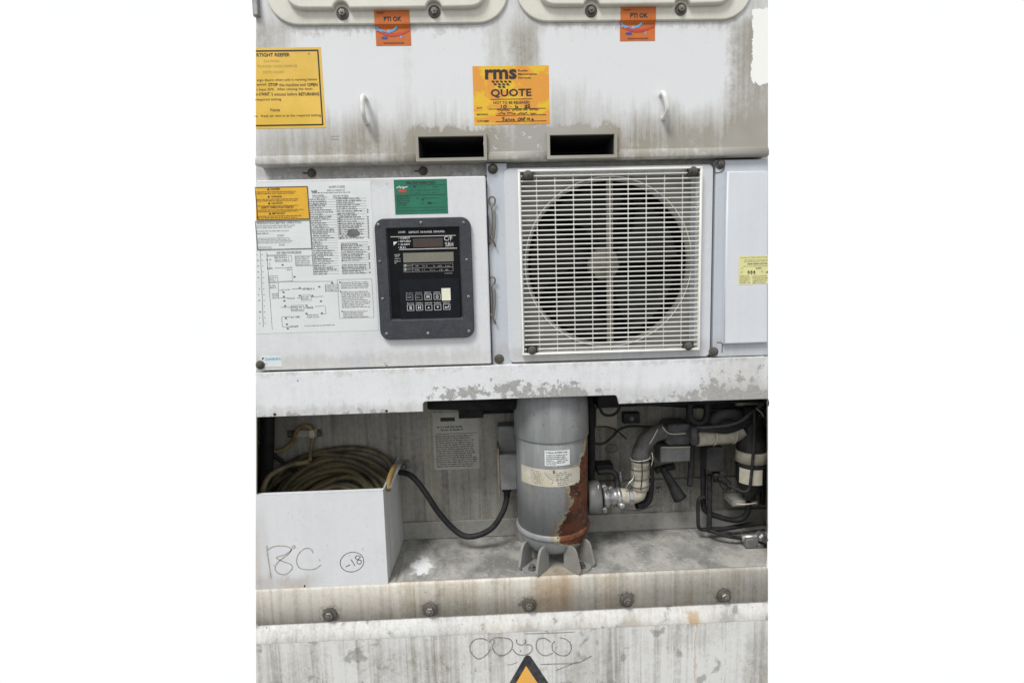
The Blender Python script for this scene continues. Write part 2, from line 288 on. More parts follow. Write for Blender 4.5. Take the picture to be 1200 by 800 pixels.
M['quote'] = n.out(n.mix(n.rng(n.add(n.mul(a, .5), n.mul(b, .5)), .47, .53), (0.66, 0.285, 0.035), (0.69, 0.43, 0.02)), .4)
M['triangle'] = paint('triangle_yellow_vinyl', (0.78, 0.40, 0.05), d0=.12, streak=.5, seed=21, specks=.4, dirt=(.52, .36, .20))
M['triblack'] = plain('triangle_black_vinyl', (0.035, 0.035, 0.042), .5, var=.3, grime=.6, grimecol=(.16, .15, .14))

# ------------------------------------------------------------------ mesh builder
def catmull(p, n=8):
    p = [Vector(q) for q in p]
    if len(p) < 3: return p
    q = [p[0] * 2 - p[1]] + p + [p[-1] * 2 - p[-2]]; o = []
    for i in range(1, len(q) - 2):
        a, b, c, d = q[i - 1:i + 3]
        for k in range(n):
            t = k / n
            o.append(0.5 * ((2 * b) + (c - a) * t + (2 * a - 5 * b + 4 * c - d) * t * t + (3 * b - a - 3 * c + d) * t ** 3))
    return o + [p[-1]]

class MB:
    def __init__(s): s.v = []; s.f = []; s.sm = []
    def face(s, idx, smooth=False): s.f.append(tuple(idx)); s.sm.append(smooth)
    def box(s, x0, x1, y0, y1, z0, z1, bev=0.0):
        if bev > 0: return s.prism([(x0, z0), (x1, z0), (x1, z1), (x0, z1)], y0, y1, bev)
        b = len(s.v)
        s.v += [Vector(q) for q in ((x0, y0, z0), (x1, y0, z0), (x1, y1, z0), (x0, y1, z0), (x0, y0, z1), (x1, y0, z1), (x1, y1, z1), (x0, y1, z1))]
        for f in ((0, 3, 2, 1), (4, 5, 6, 7), (0, 1, 5, 4), (1, 2, 6, 5), (2, 3, 7, 6), (3, 0, 4, 7)): s.face([b + i for i in f])
        return s
    def prism(s, poly, y0, y1, bev=0.0, seg=3):
        """closed X-Z outline (counter-clockwise from the front), front at y0, back at y1, front edge rounded by bev"""
        P = [Vector((a, c)) for a, c in poly]; N = len(P); nrm = []
        for i in range(N):
            e0 = (P[i] - P[i - 1]).normalized(); e1 = (P[(i + 1) % N] - P[i]).normalized()
            m = Vector((e0.y + e1.y, -e0.x - e1.x)); m = m / max(1e-6, m.length); k = max(.35, m.dot(Vector((e0.y, -e0.x)))); nrm.append(m / k)
        rings = [(y1, 0.0)]
        if bev > 0: rings += [(y0 + bev * (1 - math.sin(R(90 * k / seg))), bev * (1 - math.cos(R(90 * k / seg)))) for k in range(seg + 1)]
        else: rings += [(y0, 0.0)]
        b = len(s.v)
        for y, ins in rings: s.v += [Vector((p.x - q.x * ins, y, p.y - q.y * ins)) for p, q in zip(P, nrm)]
        for r in range(len(rings) - 1):
            for i in range(N):
                j = (i + 1) % N; s.face([b + r * N + i, b + r * N + j, b + (r + 1) * N + j, b + (r + 1) * N + i], bev > 0 and r > 0)
        s.face([b + (len(rings) - 1) * N + i for i in range(N)]); s.face([b + i for i in reversed(range(N))]); return s
    def quad(s, a, b, c, d):
        k = len(s.v); s.v += [Vector(q) for q in (a, b, c, d)]; s.face([k, k + 1, k + 2, k + 3]); return s
    def rect(s, x0, x1, z0, z1, y): return s.quad((x0, y, z0), (x1, y, z0), (x1, y, z1), (x0, y, z1))
    def poly(s, pts):
        k = len(s.v); s.v += [Vector(q) for q in pts]; s.face(range(k, k + len(pts))); return s
    def tube(s, path, r, seg=10, smooth=0, cap=True):
        p = catmull(path, smooth) if smooth else [Vector(q) for q in path]
        rs = r if isinstance(r, (list, tuple)) else None
        b = len(s.v); up = Vector((0.13, 0.31, 0.94)); N = len(p)
        for i, q in enumerate(p):
            t = (p[min(i + 1, N - 1)] - p[max(i - 1, 0)]).normalized()
            u = up - t * up.dot(t); u = u.normalized() if u.length > 1e-4 else t.orthogonal().normalized()
            up = u; vv = t.cross(u)
            if rs: k = i / (N - 1) * (len(rs) - 1); j = min(int(k), len(rs) - 2); rad = rs[j] + (rs[j + 1] - rs[j]) * (k - j)
            else: rad = r
            for a in range(seg): s.v.append(q + (u * math.cos(2 * math.pi * a / seg) + vv * math.sin(2 * math.pi * a / seg)) * rad)
        for i in range(N - 1):
            for a in range(seg): c = (a + 1) % seg; s.face([b + i * seg + a, b + i * seg + c, b + (i + 1) * seg + c, b + (i + 1) * seg + a], True)
        if cap: s.face([b + a for a in reversed(range(seg))]); s.face([b + (N - 1) * seg + a for a in range(seg)])
        return s
    def lathe(s, prof, c, axis=(0, 0, 1), seg=32, smooth=True):
        ax = Vector(axis).normalized(); u = ax.orthogonal().normalized(); vv = ax.cross(u); b = len(s.v); c = Vector(c)
        for r, h in prof:
            for a in range(seg): s.v.append(c + ax * h + (u * math.cos(2 * math.pi * a / seg) + vv * math.sin(2 * math.pi * a / seg)) * max(r, 1e-5))
        for i in range(len(prof) - 1):
            for a in range(seg): d = (a + 1) % seg; s.face([b + i * seg + a, b + i * seg + d, b + (i + 1) * seg + d, b + (i + 1) * seg + a], smooth)
        s.face([b + a for a in reversed(range(seg))]); s.face([b + (len(prof) - 1) * seg + a for a in range(seg)]); return s
    def ribbon(s, pts, wd, y, smooth=6):
        """flat pen stroke on the plane y; pts are (X, Z)"""
        p = catmull([(a, y, c) for a, c in pts], smooth); b = len(s.v); N = len(p)
        for i, q in enumerate(p):
            t = (p[min(i + 1, N - 1)] - p[max(i - 1, 0)]); t = t.normalized() if t.length > 0 else Vector((1, 0, 0))
            o = Vector((-t.z, 0, t.x)) * wd * .5 * (0.8 + .4 * random.random()); s.v += [q + o, q - o]
        for i in range(N - 1): s.face([b + 2 * i, b + 2 * i + 1, b + 2 * i + 3, b + 2 * i + 2])
        return s
    def text(s, txt, x0, x1, z0, z1, y, bold=0.0, shear=0.0):
        """lettering stretched into the rectangle"""
        cu = bpy.data.curves.new('t', 'FONT'); cu.body = txt; cu.size = 1; cu.offset = bold; cu.shear = shear; cu.resolution_u = 2
        o = bpy.data.objects.new('t', cu); me = bpy.data.meshes.new_from_object(o)
        vx = [q.co.copy() for q in me.vertices]
        if vx:
            a0 = min(q.x for q in vx); a1 = max(q.x for q in vx); c0 = min(q.y for q in vx); c1 = max(q.y for q in vx); b = len(s.v)
            s.v += [Vector((x0 + (q.x - a0) / (a1 - a0) * (x1 - x0), y, z0 + (q.y - c0) / max(1e-6, c1 - c0) * (z1 - z0))) for q in vx]
            for pl in me.polygons: s.face([b + i for i in pl.vertices])
        bpy.data.objects.remove(o); bpy.data.curves.remove(cu); bpy.data.meshes.remove(me); return s
    def ptext(s, txt, x0, y0, x1, y1, Y, bold=0.0, shear=0.0):
        X0, X1, Z0, Z1 = fr(x0, y0, x1, y1, Y); return s.text(txt, X0, X1, Z0, Z1, Y, bold, shear)
    def prows(s, x0, y0, x1, y1, rows, Y, fill=1.0, ragged=0.25, wt=0.3, words=True):
        """rows of print too small to read: tiny strokes grouped in words"""
        X0, X1, Z0, Z1 = fr(x0, y0, x1, y1, Y); p = (Z1 - Z0) / rows; h = p * 0.62
        for r in range(rows):
            z = Z1 - (r + .8) * p; x = X0; end = X1 - random.random() * ragged * (X1 - X0)
            while x < end:
                for _ in range(random.randint(2, 7)):
                    lw = h * random.uniform(.45, .75)
                    if x + lw > end: break
                    if random.random() < fill:
                        k = random.random(); sw = h * wt
                        s.rect(x, x + sw, z, z + h * random.choice((.7, .7, 1)), Y)
                        if k < .75: zz = z + h * random.choice((0, .3, .55)); s.rect(x + sw, x + lw * .85, zz, zz + sw, Y)
                        if k > .4: s.rect(x + lw * .85 - sw * .6, x + lw * .85, z, z + h * .65, Y)
                    x += lw + h * .12
                x += h * .45
                if not words: x += h * .2
        return s
    def pline(s, pts, wpx, Y, smooth=0):
        q = [at(a, b, Y) for a, b in pts]; return s.ribbon([(k.x, k.z) for k in q], px(wpx, Y), Y, smooth or 1)
    def pbox(s, x0, y0, x1, y1, wpx, Y):
        X0, X1, Z0, Z1 = fr(x0, y0, x1, y1, Y); k = px(wpx, Y)
        for a in ((X0, X1, Z0, Z0 + k), (X0, X1, Z1 - k, Z1), (X0, X0 + k, Z0 + k, Z1 - k), (X1 - k, X1, Z0 + k, Z1 - k)): s.rect(*a, Y)
        return s
    def prect(s, x0, y0, x1, y1, Y): return s.rect(*fr(x0, y0, x1, y1, Y), Y)

def rrect(x0, x1, z0, z1, r, seg=6, rb=None):
    """rounded outline, counter-clockwise seen from the front"""
    o = []
    for cx, cz, a0, rr in ((x1 - r, z0 + r, -90, r), (x1 - r, z1 - r, 0, r), (x0 + r, z1 - r, 90, r), (x0 + r, z0 + r, 180, r)):
        for k in range(seg + 1): a = R(a0 + 90 * k / seg); o.append((cx + rr * math.cos(a), cz + rr * math.sin(a)))
    return o

def ends(mb, X0, X1, Y):
    """saw the two ends of a long sheet off where the photograph stops showing it"""
    def lim(x, z, Y): a, b = at(x, 0, Y), at(x, 800, Y); return a.x + (z - a.z) / (b.z - a.z) * (b.x - a.x)
    for q in mb.v:
        yq = q.y if Y is None else Y
        if abs(q.x - X0) < .005: q.x += lim(300, q.z, yq) - X0
        elif abs(q.x - X1) < .005: q.x += lim(900, q.z, yq) - X1
    return mb
WL = {}
def finish(o, label=None, cat=None, group=None, kind=None):
    if label: o['label'] = label
    if cat: o['category'] = cat
    if group: o['group'] = group
    if kind: o['kind'] = kind
    return o
def link(name, me, loc, parent=None):
    o = bpy.data.objects.new(name, me); COL.objects.link(o)
    if parent: o.parent = parent; o.location = Vector(loc) - WL[parent.name]
    else: o.location = loc
    WL[o.name] = Vector(loc); return o
def ob(name, mb, mat, parent=None, label=None, cat=None, group=None, kind=None):
    v = mb.v; c = Vector(((min(q.x for q in v) + max(q.x for q in v)) / 2, (min(q.y for q in v) + max(q.y for q in v)) / 2, min(q.z for q in v)))
    me = bpy.data.meshes.new(name); me.from_pydata([q - c for q in v], [], mb.f); me.polygons.foreach_set('use_smooth', mb.sm)
    me.materials.append(M[mat]); me.update()
    return finish(link(name, me, c, parent), label, cat, group, kind)
def thing(name, loc, label, cat, group=None):
    return finish(link(name, None, loc), label, cat, group)

def unit_mesh(name, mb, mat):
    me = bpy.data.meshes.new(name); me.from_pydata(mb.v, [], mb.f); me.polygons.foreach_set('use_smooth', mb.sm); me.materials.append(M[mat]); me.update(); return me
# hex bolt and washer, radius 1, facing the viewer
hexm = MB(); hexm.lathe([(1, 0), (1, .62), (.86, .78), (.5, .8)], (0, 0, 0), (0, -1, 0), 6, False); hexm.lathe([(.42, .8), (.42, 1.05), (.3, 1.12)], (0, 0, 0), (0, -1, 0), 10)
wash = MB(); wash.lathe([(1.0, 0), (1.0, .10), (.94, .16), (.3, .16)], (0, 0, 0), (0, -1, 0), 24)
HEX = unit_mesh('bolt', hexm, 'bolt'); WASH = unit_mesh('washer', wash, 'washer')
HEXD = unit_mesh('bolt_dark', hexm, 'washer')
def bolt(parent, p, r, wr=None, dark=False, name='bolt'):
    wt = wr * .16 if wr else 0
    b = link(name, HEXD if dark else HEX, Vector(p) - Vector((0, wt, 0)), parent); b.scale = (r,) * 3; b.rotation_euler = (0, random.random() * 1.0, 0)
    if wr:
        q = bpy.data.objects.new('washer', WASH); COL.objects.link(q); q.parent = b
        k = wr / r; q.scale = (k, k, k); q.location = (0, wt / r, 0)
    return b
def sticker(name, rct, Y, mat, label, cat='sticker', th=0.0006, r=0.0, group=None):
    X0, X1, Z0, Z1 = fr(*rct, Y)
    t = thing(name, ((X0 + X1) / 2, Y, Z0), label, cat, group)
    m = MB()
    if r: m.prism(rrect(X0, X1, Z0, Z1, r, 3), Y - th, Y)
    else: m.box(X0, X1, Y - th, Y, Z0, Z1)
    ob('backing', ends(m, X0 if rct[0] <= 300 else -99, X1 if rct[2] >= 900 else 99, Y), mat, t); return t
def pr(t, m, mat, name='print'): return ob(name, m, mat, t)

# ================================================================== yard the machine stands on: out of view, added to block light from below
ZGROUND = -1.52
m = MB(); m.box(-60, 60, -60, .04, ZGROUND - .12, ZGROUND - .001); M['unseen_yard'] = plain('unseen_yard_concrete', (0.20, 0.195, 0.19), .9, var=.3, scale=6, grime=.4, grimecol=(.16, .155, .15), bump=.3)
ob('unseen_yard_slab', m, 'unseen_yard', None, kind='structure')
# ================================================================== upper panel
YU = 0.0
def panel_holes(m, X0, X1, Z0, Z1, y0, y1, holes):
    xs = sorted({X0, X1, *[h[0] for h in holes], *[h[1] for h in holes]}); zs = sorted({Z0, Z1, *[h[2] for h in holes], *[h[3] for h in holes]})
    for i in range(len(xs) - 1):
        for j in range(len(zs) - 1):
            cx, cz = (xs[i] + xs[i + 1]) / 2, (zs[j] + zs[j + 1]) / 2
            if any(h[0] < cx < h[1] and h[2] < cz < h[3] for h in holes): continue
            m.rect(xs[i], xs[i + 1], zs[j], zs[j + 1], y0)
            m.quad((xs[i], y1, zs[j]), (xs[i], y1, zs[j + 1]), (xs[i + 1], y1, zs[j + 1]), (xs[i + 1], y1, zs[j]))
    m.quad((X0, y0, Z0), (X0, y1, Z0), (X1, y1, Z0), (X1, y0, Z0)); m.quad((X0, y0, Z1), (X1, y0, Z1), (X1, y1, Z1), (X0, y1, Z1))
    m.quad((X0, y0, Z0), (X0, y0, Z1), (X0, y1, Z1), (X0, y1, Z0)); m.quad((X1, y0, Z0), (X1, y1, Z0), (X1, y1, Z1), (X1, y0, Z1))
    for a, b, c, d in holes:
        m.quad((a, y0, c), (b, y0, c), (b, y1, c), (a, y1, c)); m.quad((a, y0, d), (a, y1, d), (b, y1, d), (b, y0, d))
        m.quad((a, y0, c), (a, y1, c), (a, y1, d), (a, y0, d)); m.quad((b, y0, c), (b, y0, d), (b, y1, d), (b, y1, c))
    return m
X0, X1, _, _ = fr(300, 0, 900, 190); Z0 = at(600, 187.5).z; Z1 = at(600, -130).z
UX0, UX1, UZ0 = X0, X1, Z0
slots = [fr(491, 161, 567, 186), fr(644, 159, 719, 183)]
up = thing('upper_panel', ((X0 + X1) / 2, 0, Z0), 'large grime-streaked white upper panel with two dark slots at its foot', 'panel')
ob('face_sheet', ends(panel_holes(MB(), X0, X1, Z0, Z1, 0, .05, slots), X0, X1, 0), 'upper', up)
lip = MB(); pts = [(-.0005, .030), (-.002, .024), (-.0045, .018), (-.005, .004), (-.003, -.001), (.012, -.002), (.012, .026)]
b = len(lip.v)
spans = [(X0, slots[0][0] - .006), (slots[0][1] + .006, slots[1][0] - .006), (slots[1][1] + .006, X1)]
for a, c in spans:
    k = len(lip.v)
    for xx in (a, c): lip.v += [Vector((xx, y - .0005, Z0 + z * .8 - .001)) for y, z in pts]
    n_ = len(pts)
    for i in range(n_): j = (i + 1) % n_; lip.face([k + i, k + n_ + i, k + n_ + j, k + j], i < 4)
    lip.face([k + i for i in range(n_)]); lip.face([k + n_ + i for i in reversed(range(n_))])
ob('folded_lip', ends(lip, X0, X1, 0), 'upper', up)
for a, b, c, d in slots:
    s_ = thing('vent_slot', ((a + b) / 2, 0, c), 'x', 'x'); del s_['label']; del s_['category']
    s_.parent = up; s_.location = WL[s_.name] - WL[up.name]
    m = MB(); k = .0085
    for q in ((a - k, b + k, d, d + k), (a - k, b + k, c - k, c), (a - k, a, c, d), (b, b + k, c, d)): m.box(q[0], q[1], -.011, .004, q[2], q[3])
    ob('frame', m, 'upper', s_)
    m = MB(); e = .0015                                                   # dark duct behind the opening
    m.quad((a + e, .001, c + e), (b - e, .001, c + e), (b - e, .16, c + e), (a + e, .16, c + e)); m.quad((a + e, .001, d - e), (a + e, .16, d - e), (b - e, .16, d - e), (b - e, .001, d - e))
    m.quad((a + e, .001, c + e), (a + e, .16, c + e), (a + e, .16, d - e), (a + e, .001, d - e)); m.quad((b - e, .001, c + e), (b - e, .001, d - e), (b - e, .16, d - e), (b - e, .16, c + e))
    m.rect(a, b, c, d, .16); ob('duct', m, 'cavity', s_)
for x0, y0, x1, y1, bul in ((428, 116, 430, 144, 'l'), (774, 112, 777, 139, 'r')):
    p0, p1 = at(x0, y0), at(x1, y1); dd = .034
    m = MB(); mid = (p0 + p1) / 2
    m.tube([p0 + Vector((0, .004, 0)), p0 + Vector((0, -dd * .55, .000)), p0 + Vector((0, -dd, -.012)), mid + Vector((0, -dd * 1.08, 0)), p1 + Vector((0, -dd, .012)), p1 + Vector((0, -dd * .55, 0)), p1 + Vector((0, .004, 0))], .0064, 12, 6)
    ob('lashing_loop', m, 'rod', up)
m = MB()
for yy in (158, 161.5, 183, 186): m.prows(388, yy, 399, yy + 3, 1, -.0006, .7, .1)
ob('faded_stencil', m, 'greystencil', up, kind='stuff')

def hatch(l, r, bot, il, ir, ib, bolts, label):
    Xa, Xb, Za, _ = fr(l, -60, r, bot); Xa, Xb = at(l, 5).x, at(r, 5).x; Zb = at((l + r) / 2, -112).z
    t = thing('access_hatch', ((Xa + Xb) / 2, -.001, Za), label, 'hatch', 'access hatches at the top')
    ob('flange', MB().prism(rrect(Xa, Xb, Za, Zb, px(34), 10), -.007, -.0004, .004), 'hatch', t)
    a, b_ = at(il, 5).x, at(ir, 5).x; c = at((il + ir) / 2, ib).z; d = Zb - px(16); rr = px(18); out = []
    def arc(cx, cz, a0, a1, rad, k=6): return [(cx + rad * math.cos(R(a0 + (a1 - a0) * i / k)), cz + rad * math.sin(R(a0 + (a1 - a0) * i / k))) for i in range(k + 1)]
    out += arc(a + rr, c + rr, 180, 270, rr)
    bp = [at(*q) for q in bolts]; nr = px(8.5)
    for q in bp: out += arc(q.x, c - px(1.5), 172, 8, nr, 8)
    out += arc(b_ - rr, c + rr, -90, 0, rr) + arc(b_ - rr, d - rr, 0, 90, rr) + arc(a + rr, d - rr, 90, 180, rr)
    ob('raised_panel', MB().prism(out, -.022, -.0068, .005), 'hatch', t)
    for q in bp: bolt(t, (q.x, -.0072, q.z), .0095, .0165)
    return t
hatch(313, 596, 30, 337.5, 571, 14, [(402.5, 18), (509.5, 16)], 'left cream access hatch at the top edge, above the yellow notice')
hatch(605, 880, 26, 630, 856, 10, [(692, 15), (796.5, 13)], 'right cream access hatch at the top edge, above the right lashing loop')
# strap end at the extreme left
m = MB(); p = at(302, 8); m.box(p.x - .010, p.x + .006, -.012, -.001, p.z - .028, p.z + .05, .004)
ob('strap_end', m, 'greytab', None, 'small grey metal strap end at the top left corner', 'bracket')

# stickers on the upper panel
YP = -.0012
t = sticker('warning_notice', (300, 56, 379, 150.5), 0, 'yellow', 'large yellow airtight reefer notice with black border at the upper left', 'notice')
X0, X1, Z0, Z1 = fr(300, 56, 379, 150.5); m = MB(); k = px(2.6); q = px(1.4)
m.rect(X0, X1 - k, Z0 + k, Z0 + k + q, YP); m.rect(X0, X1 - k, Z1 - k - q, Z1 - k, YP); m.rect(X1 - k - q, X1 - k, Z0 + k + q, Z1 - k - q, YP)
m.ptext('RTIGHT REEFER', 300.5, 62.3, 339.5, 66.5, YP, .018); m.ptext('A', 361, 62, 363, 64, YP)
for yy, segs in ((94, [('argo doors when unit is running below', 300.5, 371.5, 0)]), (99.5, [('quired.', 300.5, 312.5, 0), ('STOP', 314.5, 325.5, .018), ('the machine and', 327, 358, 0), ('OPEN', 360, 372, .018)]),
                 (105, [('t least 20%.  After closing the door,', 300.5, 367, 0)]), (110.5, [('nd', 300.5, 305, 0), ('WAIT', 306, 316, .018), ('5 minutes before', 318, 348, 0), ('RETURNING', 350, 374, .018)]),
                 (117, [('required setting.', 300.5, 330, 0)]), (129, [('Note', 317, 328, 0)]), (136, [('ce fresh air vent in at the required setting', 300.5, 376, 0)])):
    for s_, a, b, bo in segs: m.ptext(s_, a, yy - 2.0, b, yy + 1.7, YP, bo)
pr(t, ends(m, X0, 99, 0), 'ink')
m = MB(); m.ptext('CAUTION', 309, 70, 327, 73, YP); m.ptext('TO AVOID CARGO DAMAGE', 301, 76, 348, 79, YP); m.ptext('DUE TO VACUUM', 308, 83, 332, 86, YP)
pr(t, m, 'paleink')

def pti(x0, y0, x1, y1, yb, label):
    Xa, Xb, Za, Zb = fr(x0, y0, x1, y1); zs = at((x0 + x1) / 2, yb).z
    t = thing('inspection_sticker', ((Xa + Xb) / 2, 0, Za), label, 'sticker', 'orange inspection stickers')
    m = MB(); prof = [(Zb, -.0082), (zs + .004, -.0082), (zs - .001, -.0078), (zs - .010, -.0012), (Za, -.0008)]
    for i in range(len(prof) - 1):
        (z1, y1), (z0, y0_) = prof[i], prof[i + 1]; m.quad((Xa, y0_, z0), (Xb, y0_, z0), (Xb, y1, z1), (Xa, y1, z1))
        m.quad((Xb, y0_ + .0005, z0), (Xa, y0_ + .0005, z0), (Xa, y1 + .0005, z1), (Xb, y1 + .0005, z1))
    ob('backing', m, 'orange', t)
    W_, H_ = Xb - Xa, Zb - Za
    def yy(z):
        for i in range(len(prof) - 1):
            if prof[i][0] >= z >= prof[i + 1][0]: f = (prof[i][0] - z) / (prof[i][0] - prof[i + 1][0]); return prof[i][1] + f * (prof[i + 1][1] - prof[i][1])
        return prof[-1][1]
    def band(f0, f1, c0, c1, mat, sag0, sag1):
        m = MB(); N = 12; pt = []
        for i in range(N + 1):
            f = f0 + (f1 - f0) * i / N; g = i / N; bow = math.sin(math.pi * g)
            pt.append((Xa + W_ * f, Za + H_ * (c0 - sag0 * bow), Za + H_ * (c1 - sag1 * bow)))
        for a, b in zip(pt, pt[1:]): m.quad((a[0], yy(a[1]) - .0008, a[1]), (b[0], yy(b[1]) - .0008, b[1]), (b[0], yy(b[2]) - .0008, b[2]), (a[0], yy(a[2]) - .0008, a[2]))
        ob('swoosh', m, mat, t)
    band(0.02, .98, .42, .46, 'redink', .16, .10); band(.02, .62, .46, .55, 'blueink', .10, .13); band(.02, .40, .44, .455, 'paper', .06, .05)
    m = MB(); yt = -.0089
    m.text('PTI OK', Xa + W_ * .27, Xa + W_ * .77, Za + H_ * .665, Za + H_ * .80, yt, .03)
    m.text('Reefer', Xa + W_ * .08, Xa + W_ * .30, Za + H_ * .88, Za + H_ * .94, yt)
    for a, b, c, d in ((.22, .80, .05, .09),):
        x = Xa + W_ * a
        while x < Xa + W_ * b: m.rect(x, x + W_ * .02, Za + H_ * c, Za + H_ * d, -.0014); x += W_ * .035
    pr(t, m, 'ink')['kind'] = 'stuff'
    m = MB(); cx, cz = Xa + W_ * .25, Za + H_ * .225
    m.poly([(cx + W_ * .10 * math.cos(i * .393), -.0014, cz + H_ * .045 * math.sin(i * .393)) for i in range(16)]); pr(t, m, 'navyink', 'emblem')
    m = MB(); cx = Xa + W_ * .72; m.poly([(cx - W_ * .035, -.0014, cz + H_ * .05), (cx, -.0014, cz - H_ * .05), (cx + W_ * .035, -.0014, cz + H_ * .05)]); pr(t, m, 'blueink', 'emblem')
pti(440, 13.5, 481, 53.8, 29.5, 'orange PTI OK sticker under the left cream hatch')
pti(726.5, 10, 767.5, 48.3, 25, 'orange PTI OK sticker under the right cream hatch')

t = sticker('quote_label', (554.7, 77.3, 643.6, 146), 0, 'quote', 'amber rms QUOTE label with handwriting between the two hatches', 'label')
def q2(x, y): return 550 + x / 10, 70 + y / 10
def qt(m, s_, x0, y0, x1, y1, bold=0, shear=0): a, b = q2(x0, y0); c, d = q2(x1, y1); m.ptext(s_, a, b, c, d, YP, bold, shear)
m = MB(); qt(m, 'rms', 183, 112, 555, 232, .032)
for i, (s_, y) in enumerate((('Reefer', 128), ('Maintenance', 168), ('Services', 210))): qt(m, s_, 572, y - 12, (690, 790, 720)[i], y + 12, .012)
for r, (y, n0, xs) in enumerate(((258, 5, 255), (290, 4, 280), (320, 2, 330))):
    for i in range(n0):
        x = xs + i * 49; a = [q2(x, y - 11), q2(x + 34, y - 11), q2(x + 46, y + 11), q2(x + 14, y + 11)]
        m.poly([at(*k_, YP) for k_ in (a[3], a[2], a[1], a[0])])
qt(m, 'QUOTE', 250, 342, 728, 446, .025); qt(m, 'NOT TO BE RELEASED', 282, 486, 708, 518, .015)
for a, b, c in ((248, 735, 463), (225, 900, 575), (310, 900, 650), (310, 905, 722)): (x, y), (x2, y2) = q2(a, c), q2(b, c); m.prect(x, y - .35, x2, y + .25, YP)
qt(m, 'DATE', 88, 556, 150, 574, .01); qt(m, 'MECHANIC', 88, 632, 220, 652, .02); qt(m, 'CUSTOMER', 92, 710, 230, 732, .02)
pr(t, m, 'ink')
m = MB()
def hw(strokes, w=.75):
    for s_ in strokes: m.pline([q2(*k_) for k_ in s_], w, YP - .0003, 5)
hw([[(375, 530), (372, 566)], [(420, 532), (398, 548), (412, 566), (436, 548), (418, 531)], [(484, 548), (489, 550)], [(548, 528), (538, 552), (556, 566), (572, 554), (550, 548)], [(602, 552), (607, 553)],
    [(648, 540), (668, 530), (674, 542), (650, 562), (682, 560)], [(712, 526), (690, 530), (688, 544), (708, 546), (702, 562), (684, 562)]])
random.seed(3)
for y, x0, x1 in ((588, 325, 480), (588, 500, 620), (592, 630, 690), (586, 705, 815), (630, 335, 430), (628, 440, 550), (630, 565, 690), (630, 710, 790)):
    x = x0; pts = []
    while x < x1: pts.append((x, y + random.uniform(-11, 10))); x += random.uniform(7, 13)
    hw([pts], .6)
hw([[(412, 672), (385, 684), (410, 700), (386, 716)], [(424, 704), (440, 692), (424, 714), (446, 710)], [(454, 716), (456, 692), (470, 700), (474, 716)], [(502, 694), (484, 704), (500, 714)], [(524, 694), (510, 704), (526, 710), (524, 694)],
    [(588, 680), (568, 700), (584, 714), (602, 694), (588, 680)], [(604, 714), (616, 682), (626, 712)], [(634, 714), (638, 680), (660, 676)], [(636, 698), (654, 694)], [(674, 708), (678, 684), (690, 702), (702, 682), (706, 708)], [(722, 700), (724, 704)], [(740, 684), (732, 706), (752, 702), (736, 696)]], .7)
pr(t, m, 'ink', 'handwriting')

# ================================================================== middle frame
YM = .045
X0, X1, _, _ = fr(300, 192, 900, 440, YM); Z0 = at(600, 438, YM).z; Z1 = UZ0 + .02
HX0, HX1 = at(606, 308, YM).x, at(826, 308, YM).x; HZ0, HZ1 = at(716, 414, YM).z, at(716, 198, YM).z
frm = thing('middle_frame', ((X0 + X1) / 2, YM, Z0), 'dirty grey backing frame visible around the control cover and fan panel', 'frame')
ob('frame_sheet', ends(panel_holes(MB(), X0, X1, Z0, Z1, YM, YM + .012, [(HX0, HX1, HZ0, HZ1)]), X0, X1, YM), 'mid', frm)
for a, b in ((365.5, 203), (496, 200.5)):
    p = at(a, b, YM); bolt(frm, (p.x, YM, p.z), .009, .013, True)
    m = MB(); m.prism(rrect(p.x - .026, p.x - .012, p.z - .002, p.z + .0025, .002, 3), YM - .002, YM); ob('slot_mark', m, 'washer', frm)
X0, X1, Z0, Z1 = fr(560, 197, 575, 206, YM); ob('dark_gap_strip', MB().box(X0, X1, YM - .004, YM, Z0 - .006, Z0), 'cavity', frm)
# column between cover and fan
Xc0, Xc1 = at(573.5, 308, .015).x, at(597, 308, .015).x; Zc0, Zc1 = at(584, 428, .015).z, at(580, 191, .015).z
colm = thing('hinge_column', ((Xc0 + Xc1) / 2, .015, Zc0), 'narrow bluish grey column between the control cover and the fan panel', 'column')
ob('column_sheet', MB().box(Xc0, Xc1, .015, YM - .0005, Zc0, Zc1, .003), 'column', colm)
for a, b in ((577.5, 198), (585, 420.5)): p = at(a, b, .015); bolt(colm, (p.x, .015, p.z), .0095, .0145, True)
for nm, y0, y1, lab in (('u', 228, 292, 'rusty wire latch pin hanging on the column, upper of two'), ('l', 322, 382, 'rusty wire latch pin hanging on the column, lower of two')):
    t = thing('latch_pin', at(577, y1, .012), lab, 'latch', 'wire latch pins')
    pp = lambda x, y, Y=.008: at(x, y0 + (y - 228) * (y1 - y0) / 64, Y)
    m = MB(); m.tube([pp(574, 240), pp(573, 234), pp(576, 230.5, .002), pp(580, 233, .002), pp(579.5, 239), pp(576.5, 243), pp(577, 254), pp(577, 268), pp(576.5, 279)], .0021, 8, 6)
    m.tube([pp(580, 246), pp(580.5, 262), pp(579.5, 277), pp(577, 282)], .0016, 8, 6); ob('pin', m, 'pin', t)
    m = MB(); m.tube([pp(575, 276, .006), pp(578, 282, .003), pp(581, 289, .006)], .0026, 8, 5); m.tube([pp(573.5, 287, .008), pp(577, 281, .005)], .0014, 6); ob('twisted_tail', m, 'pin', t)
    m = MB(); q = pp(571.5, 262, .004); m.box(q.x - .004, q.x + .003, -.002, .016, q.z - .055, q.z + .022, .001); ob('catch_plate', m, 'black', t)

